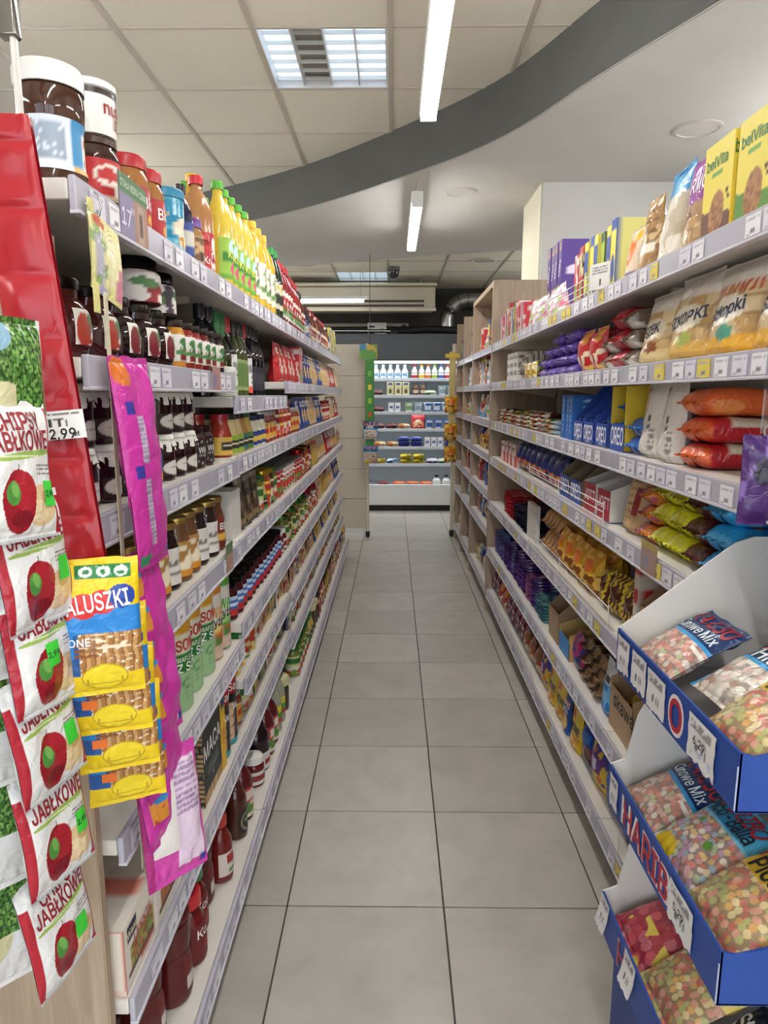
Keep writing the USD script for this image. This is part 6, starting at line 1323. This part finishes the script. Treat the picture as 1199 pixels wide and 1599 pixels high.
card('price_flag', 'white price flag standing out over the top sweets-side rail', (XRF - .02, 2.13, RL[0] + .0), .085, .075, [('f', 'dcd9d6'), ('x', .1, .9, .6, .9, 3, '6a6668'), ('r', .5, .6, .15, .4, '4a4648')], [], 205)

# leaflet strip hanging from the end of the top jar-side rail
t = thing('hanging_leaflet', 'pale yellow leaflet strip hanging from the end of the top jar-side rail', 'leaflet', (-.437, 1.075, 0))
U, V = np.meshgrid(np.linspace(0, 1, 12), np.linspace(0, 1, 24))
def leaf(u, v, z0, z1, y0, y1, bow):
    return np.stack([bow * np.sin(v * 3) + 0 * u, y0 + (y1 - y0) * u, z0 + (z1 - z0) * v + (u - .5) * -.02], -1)
LP = [('f', 'e6df9a'), ('r', .1, .45, .1, .8, 'b8b4c4'), ('n', 4, 6, .55, '8fae6a', 3, 0, .5, 0, 1), ('r', .5, .95, .2, .85, 'ece6b8'), ('n', 3, 3, .55, 'd88aa0', 5, .4, 1, .05, .5), ('e', .3, .9, .2, .07, 'c8502a'), ('r', .2, .5, .0, .1, 'a8a4c8')]
m = M().grid(leaf(U, V, 1.585, 1.70, -.06, .05, .004), paint(LP, U, V)); m.grid(leaf(U, V, 1.585, 1.70, -.06, .05, .004) - [.001, 0, 0], 'e6df9a', flip=True)
part(t, 'leaflet', m, 'printed_film')
m = M().box(-.001, .001, -.055, -.035, 1.56, 1.72, 'ded68a', .0004)
m.box(-.0008, .0008, -.02, -.006, .62, 1.60, 'd8cfb2', .0003)
part(t, 'strip', m, 'printed_film')
part(t, 'hook', M().tube([(.0, -.02, 1.70), (.006, -.02, 1.715), (.002, -.02, 1.73), (-.004, -.02, 1.735)], .0015, 'b0b0b0', 6), 'chrome')

# ------------------------------------------------------------------ hanging bags on the oak end panel
def hang(key, px, py, pz, yaw, lean, label, roll=0):
    put(key, (px, py, pz), (roll, lean, yaw), None, None, label, None)
AZ = [1.275, 1.163, 1.052, .94, .808, .668]
names = ['topmost', 'second from the top', 'third from the top', 'fourth from the top', 'second from the bottom', 'lowest']
hang('celery', -.447, .785, 1.335, -13, 1, 'crisp bag picturing a leafy celery root, above the apple crisp bags')
for i in range(6):
    hang(f'apple{i}', -.421 - .003 * i, (.752, .785, .795, .795, .795, .795)[i], AZ[i], -13 + (rnd(i, 8) - .5) * 8, -8, f'white apple crisp bag, {names[i]} on its hanging strip', (rnd(i, 4) - .5) * 8)
for i in range(5):
    hang('celery', -.545, .79 + .006 * i, 1.22 - .15 * i, -40, -4, f'leafy green crisp bag, {("topmost", "second", "middle", "fourth", "lowest")[i]} of the column beside the apple crisps')
t = thing('clip_strip', 'clear plastic strip holding the apple crisp bags', 'display strip', (-.452, .85, 0))
part(t, 'strip', M().box(-.012, .012, -.0006, .0006, .70, 1.44, 'd8d8d4', .0003), 'clear_plastic')
PNAME = ['front', 'second', 'third', 'rear']
for i in range(4):
    hang(f'palu{i}', -.387 - .0035 * i, .845 + .028 * i, 1.045 - .070 * i, -72 + 2 * i, -3, f'{PNAME[i]} pretzel stick bag of the four hanging at the oak end panel')
KN = ['topmost', 'second', 'third', 'fourth', 'fifth', 'sixth', 'lowest']
PZ = [1.265, 1.165, .955, .865, .775, .685, .60]
PX = [-.402, -.397, -.392, -.388, -.386, -.392, -.375]
for i in range(7):
    hang(f'pink{i}', PX[i] + .004 * (i % 2), 1.062 + (.022 if i < 2 else 0), PZ[i], (-6, -4, -14, -12, -10, -14, -40)[i], -4 if i < 2 else -7, f'{KN[i]} magenta cracker bag from the top, hanging beside the pretzel bags')
# red chained pouches
t = thing('hanging_pouch_strip', 'glossy red chain of snack pouches with a white price label', 'snack strip', (-.44, .90, 0))
nu, nv = 22, 150
U, V = np.meshgrid(np.linspace(0, 1, nu), np.linspace(0, 1, nv))
seg = (V * 7.4) % 1
wd = .078 + 0 * V
bul = .007 * np.clip(1 - np.abs(2 * U - 1) ** 2.2, 0, 1) ** .6 * np.clip(np.sin(np.pi * seg), 0, 1) ** .35
wob = (vn(U * 3, V * 16, 3) - .5) * .006
zt = 1.20 + .58 * V
xc = .009 - .057 * V
Pf = np.stack([xc + (U - .5) * wd, -.004 - bul - wob * (bul > .004), zt], -1)
Pb = np.stack([xc + (U - .5) * wd, .004 + bul * .6, zt], -1)
m = M().grid(Pf, 'a91c27'); m.grid(Pb, '9b1823', flip=True)
part(t, 'pouch_chain', m, 'smooth_film')
ix, iz = .008, 1.402
lb = M()
UU, VV = np.meshgrid(np.linspace(0, 1, 26), np.linspace(0, 1, 18))
ang = math.radians(5)
lw, lh = .052, .037
def lab(u, v):
    x, z = (u - .5) * lw, (v - .5) * lh
    return np.stack([.0125 + x * math.cos(ang) - z * math.sin(ang), -.019 + .01 * ((u - .5) ** 2) * 1.0, iz + x * math.sin(ang) + z * math.cos(ang)], -1)
lb.grid(lab(UU, VV), paint([('f', 'e6e3e0'), ('x', .03, .9, .84, .95, 1, '4a4648'), ('x', .03, .5, .70, .80, 1, '4a4648'), ('b', .05, .58, .46, .68, '3a3638')], UU, VV))
part(t, 'price_label', lb, 'matte_paper', 'white price label')
tx = M()
for s, hh, u, v in (('2,99', .0125, .42, .2), ('zł', .006, .78, .18)):
    tv, tf = text2d(s, hh)
    tx.mapped(tv, tf, lambda x, y: lab(u + x / lw, v + y / lh) - [0, .0008, 0], '1c1a1c')
part(t, 'price_print', tx, 'matte_paper')
# clear acrylic holder at the upper end of the panel
t = thing('acrylic_holder', 'clear acrylic leaflet holder above the oak end panel', 'holder', (-.535, .95, 1.62))
part(t, 'sheet', M().box(-.06, .045, -.0015, .0015, 0, .5, 'e0e0dc', .0006), 'clear_plastic')
part(t, 'side_rail', M().box(.045, .052, -.006, .006, 0, .5, 'cfcbc4', .002), 'plastic')
part(t, 'clip', M().box(.03, .056, -.01, .01, .27, .33, '8f8b86', .003), 'chrome')

# ------------------------------------------------------------------ blue cardboard sweet stand
SX, SY0, SY1 = .45, .812, 1.292
t = thing('cardboard_display_stand', 'blue cardboard sweet stand with three open trays', 'display stand', (SX, SY0, 0))
LEN, DEP = SY1 - SY0, .40
BL, BLD, WH = '1f4596', '1d3d88', 'dad6d0'
ZT = [.985, .692, .398]
part(t, 'plinth', M().box(.03, DEP, .01, LEN - .01, 0, ZT[2] - .09, BLD, .003), 'printed_card')
part(t, 'back_wall', M().box(DEP - .004, DEP, .0, LEN, ZT[2] - .09, ZT[0] + .2, BLD, .001), 'printed_card')
for k, z in enumerate(ZT):
    fh = .086
    tr = part(t, 'tray_floor', M().box(.0, DEP - .005, .0, LEN, z - fh, z - fh + .004, 'b8b4b0', .001), 'printed_card')
    f = M().box(-.001, .004, 0, LEN, z - fh, z, BL, .0012)
    pr = part(t, 'tray_front', f, 'printed_card')
    tx = M()
    fx = -.0016
    if k == 1:
        tx.text('HARIBO', .056, (fx, LEN * .52, z - .045), (0, -1, 0), (0, 0, 1), 'e6dcdc', True)
        tx.text('HARIBO', .050, (fx - .0006, LEN * .52, z - .045), (0, -1, 0), (0, 0, 1), 'b02436', True, )
    elif k == 0:
        tx.text('O', .062, (fx, LEN * .40, z - .045), (0, -1, 0), (0, 0, 1), 'e6dcdc')
        tx.text('O', .05, (fx - .0006, LEN * .40, z - .045), (0, -1, 0), (0, 0, 1), 'b02436')
    else:
        tx.text('H', .056, (fx, LEN * .72, z - .045), (0, -1, 0), (0, 0, 1), 'e6dcdc')
        tx.text('H', .05, (fx - .0006, LEN * .72, z - .045), (0, -1, 0), (0, 0, 1), 'b02436')
    part(pr, 'lettering', tx, 'printed_card')
    # torn price slips
    for q, (yy, ww, dz) in enumerate({0: ((.435, .062, 0), (.352, .07, -.002), (.27, .075, -.004), (.10, .085, -.004)), 1: ((.44, .045, 0), (.12, .085, -.005)), 2: ((.45, .05, .01), (.30, .055, .008))}[k]):
        U, V = np.meshgrid(np.linspace(0, 1, 19), np.linspace(0, 1, 16))
        cur = .012 * (1 - V) ** 2 if k == 2 else .002 * vn(U * 3, V * 3, q)
        zz = z - .008 + dz - (1 - V) * .066 + (vn(U * 9, V * 0, q + k * 5) - .5) * .012 * (V < .05) + (vn(U * 0, V * 9, q) - .5) * .002
        P = np.stack([fx - .0012 - cur, yy - (U - .5) * ww * (1 - .1 * (vn(V * 6, U * 0, q + 3) - .5)), zz], -1)
        m = M().grid(P, paint([('f', 'd9d7d8'), ('x', .1, .85, .70, .92, 3, '8a888c'), ('b', .3, .7, .22, .40, '6a686c'), ('n', 6, 8, .72, 'b4bcd0', q, 0, 1, 0, .3)], U, V))
        m.grid(P + [.0008, 0, 0], 'd0cecd', flip=True)
        s = part(pr, 'price_slip', m, 'matte_paper', 'torn white price slip')
        if k < 2 and q == len({0: (1, 2, 3, 4), 1: (1, 2)}[k]) - 1:
            part(s, 'price_print', M().text(('6.29', '5.29')[k], .013, (fx - .0052, yy, z - .043), (0, -1, 0), (0, 0, 1), '3a3a3e'), 'matte_paper')
    # far end wall (white inside), rising to the back; under it the curved neck up to the tray above
    up = min(z + .185, ZT[0] + .2)
    pl = [(0, z - fh), (DEP - .004, z - fh), (DEP - .004, up), (.25, up), (.215, up - .012)] + [(0, z)]
    if k:
        top = ZT[k - 1] - .0865
        pl = [(0, z - fh), (DEP - .004, z - fh), (DEP - .004, top), (.07, top), (.068, top - .04), (.062, top - .075), (.05, top - .10), (.03, z + .012), (.0, z)]
    w = M().prism(pl, 'y', LEN - .004, LEN, WH)
    part(t, 'end_wall', w, 'printed_card', 'white inner end wall')
    pl = [(0, z - fh), (DEP - .004, z - fh), (DEP - .004, z + .13), (.22, z + .13), (.16, z + .075), (.12, z + .03), (.06, z + .004), (.02, z - .006), (0, z)]
    part(t, 'near_wall', M().prism(pl, 'y', 0, .004, BL), 'printed_card')
    part(t, 'worn_edge', M().tube([(-.0012, .0006, z - fh + .004), (-.0012, .0006, z - .02)], .0012, 'a8b4d0', 5), 'matte_paper')
SETS = [(('hitmix', .232, 'at the back of'), ('kinomix', .392, 'at the far end of'), ('goldmix', .09, 'at the near end of')),
        (('kinomix', .392, 'at the far end of'), ('pico', .24, 'in the middle of'), ('goldmix', .09, 'at the near end of')),
        (('heart', .392, 'at the far end of'), ('starmix', .09, 'at the near end of'), ('goldmix', .24, 'in the middle of'))]
TN = ['top', 'middle', 'lowest']
for k, z in enumerate(ZT):
    for q, (key, yy, where) in enumerate(SETS[k]):
        back = .05 if where.startswith('at the back') else 0
        put(key, (SX + .022 + back, SY0 + yy, z - .053 + back * .3 + .004 * q), (rnd(k, q, 2) * 4 - 2, -64 + 3 * q, 180 + (rnd(k, q) - .5) * 4), None, None, f'{KIND[key].desc} {where} the {TN[k]} blue tray')
t = thing('hanging_pouch', 'purple and white snack pouch hanging above the blue stand', 'snack strip', (.618, 1.12, 0))
for k in range(1):
    z = 1.225
    S = bag_surface(.085, .15, .03, .05, .003, 90 + k, False, .04, 20, 24)
    U, V = np.meshgrid(np.linspace(0, 1, 20), np.linspace(0, 1, 24))
    P = S(U, V)[..., [1, 0, 2]] * [-1, 1, 1]; Q = S(U, V, -1.)[..., [1, 0, 2]] * [-1, 1, 1]
    C = paint([('f', '4a2a66'), ('n', 4, 5, .6, '8a6ab0', 2), ('r', .0, .35, .0, .5, 'd8d2d6'), ('e', .6, .6, .2, .15, '2a2030')], U, V)
    m = M().grid(P + [0, -.004 * k, z], C, flip=True); m.grid(Q + [0, -.004 * k, z], C)
    part(t, 'pouch', m, 'printed_film')
part(t, 'strip', M().box(-.01, .01, .012, .013, 1.22, 1.52, 'd8d8d4', .0003), 'clear_plastic')
flush()
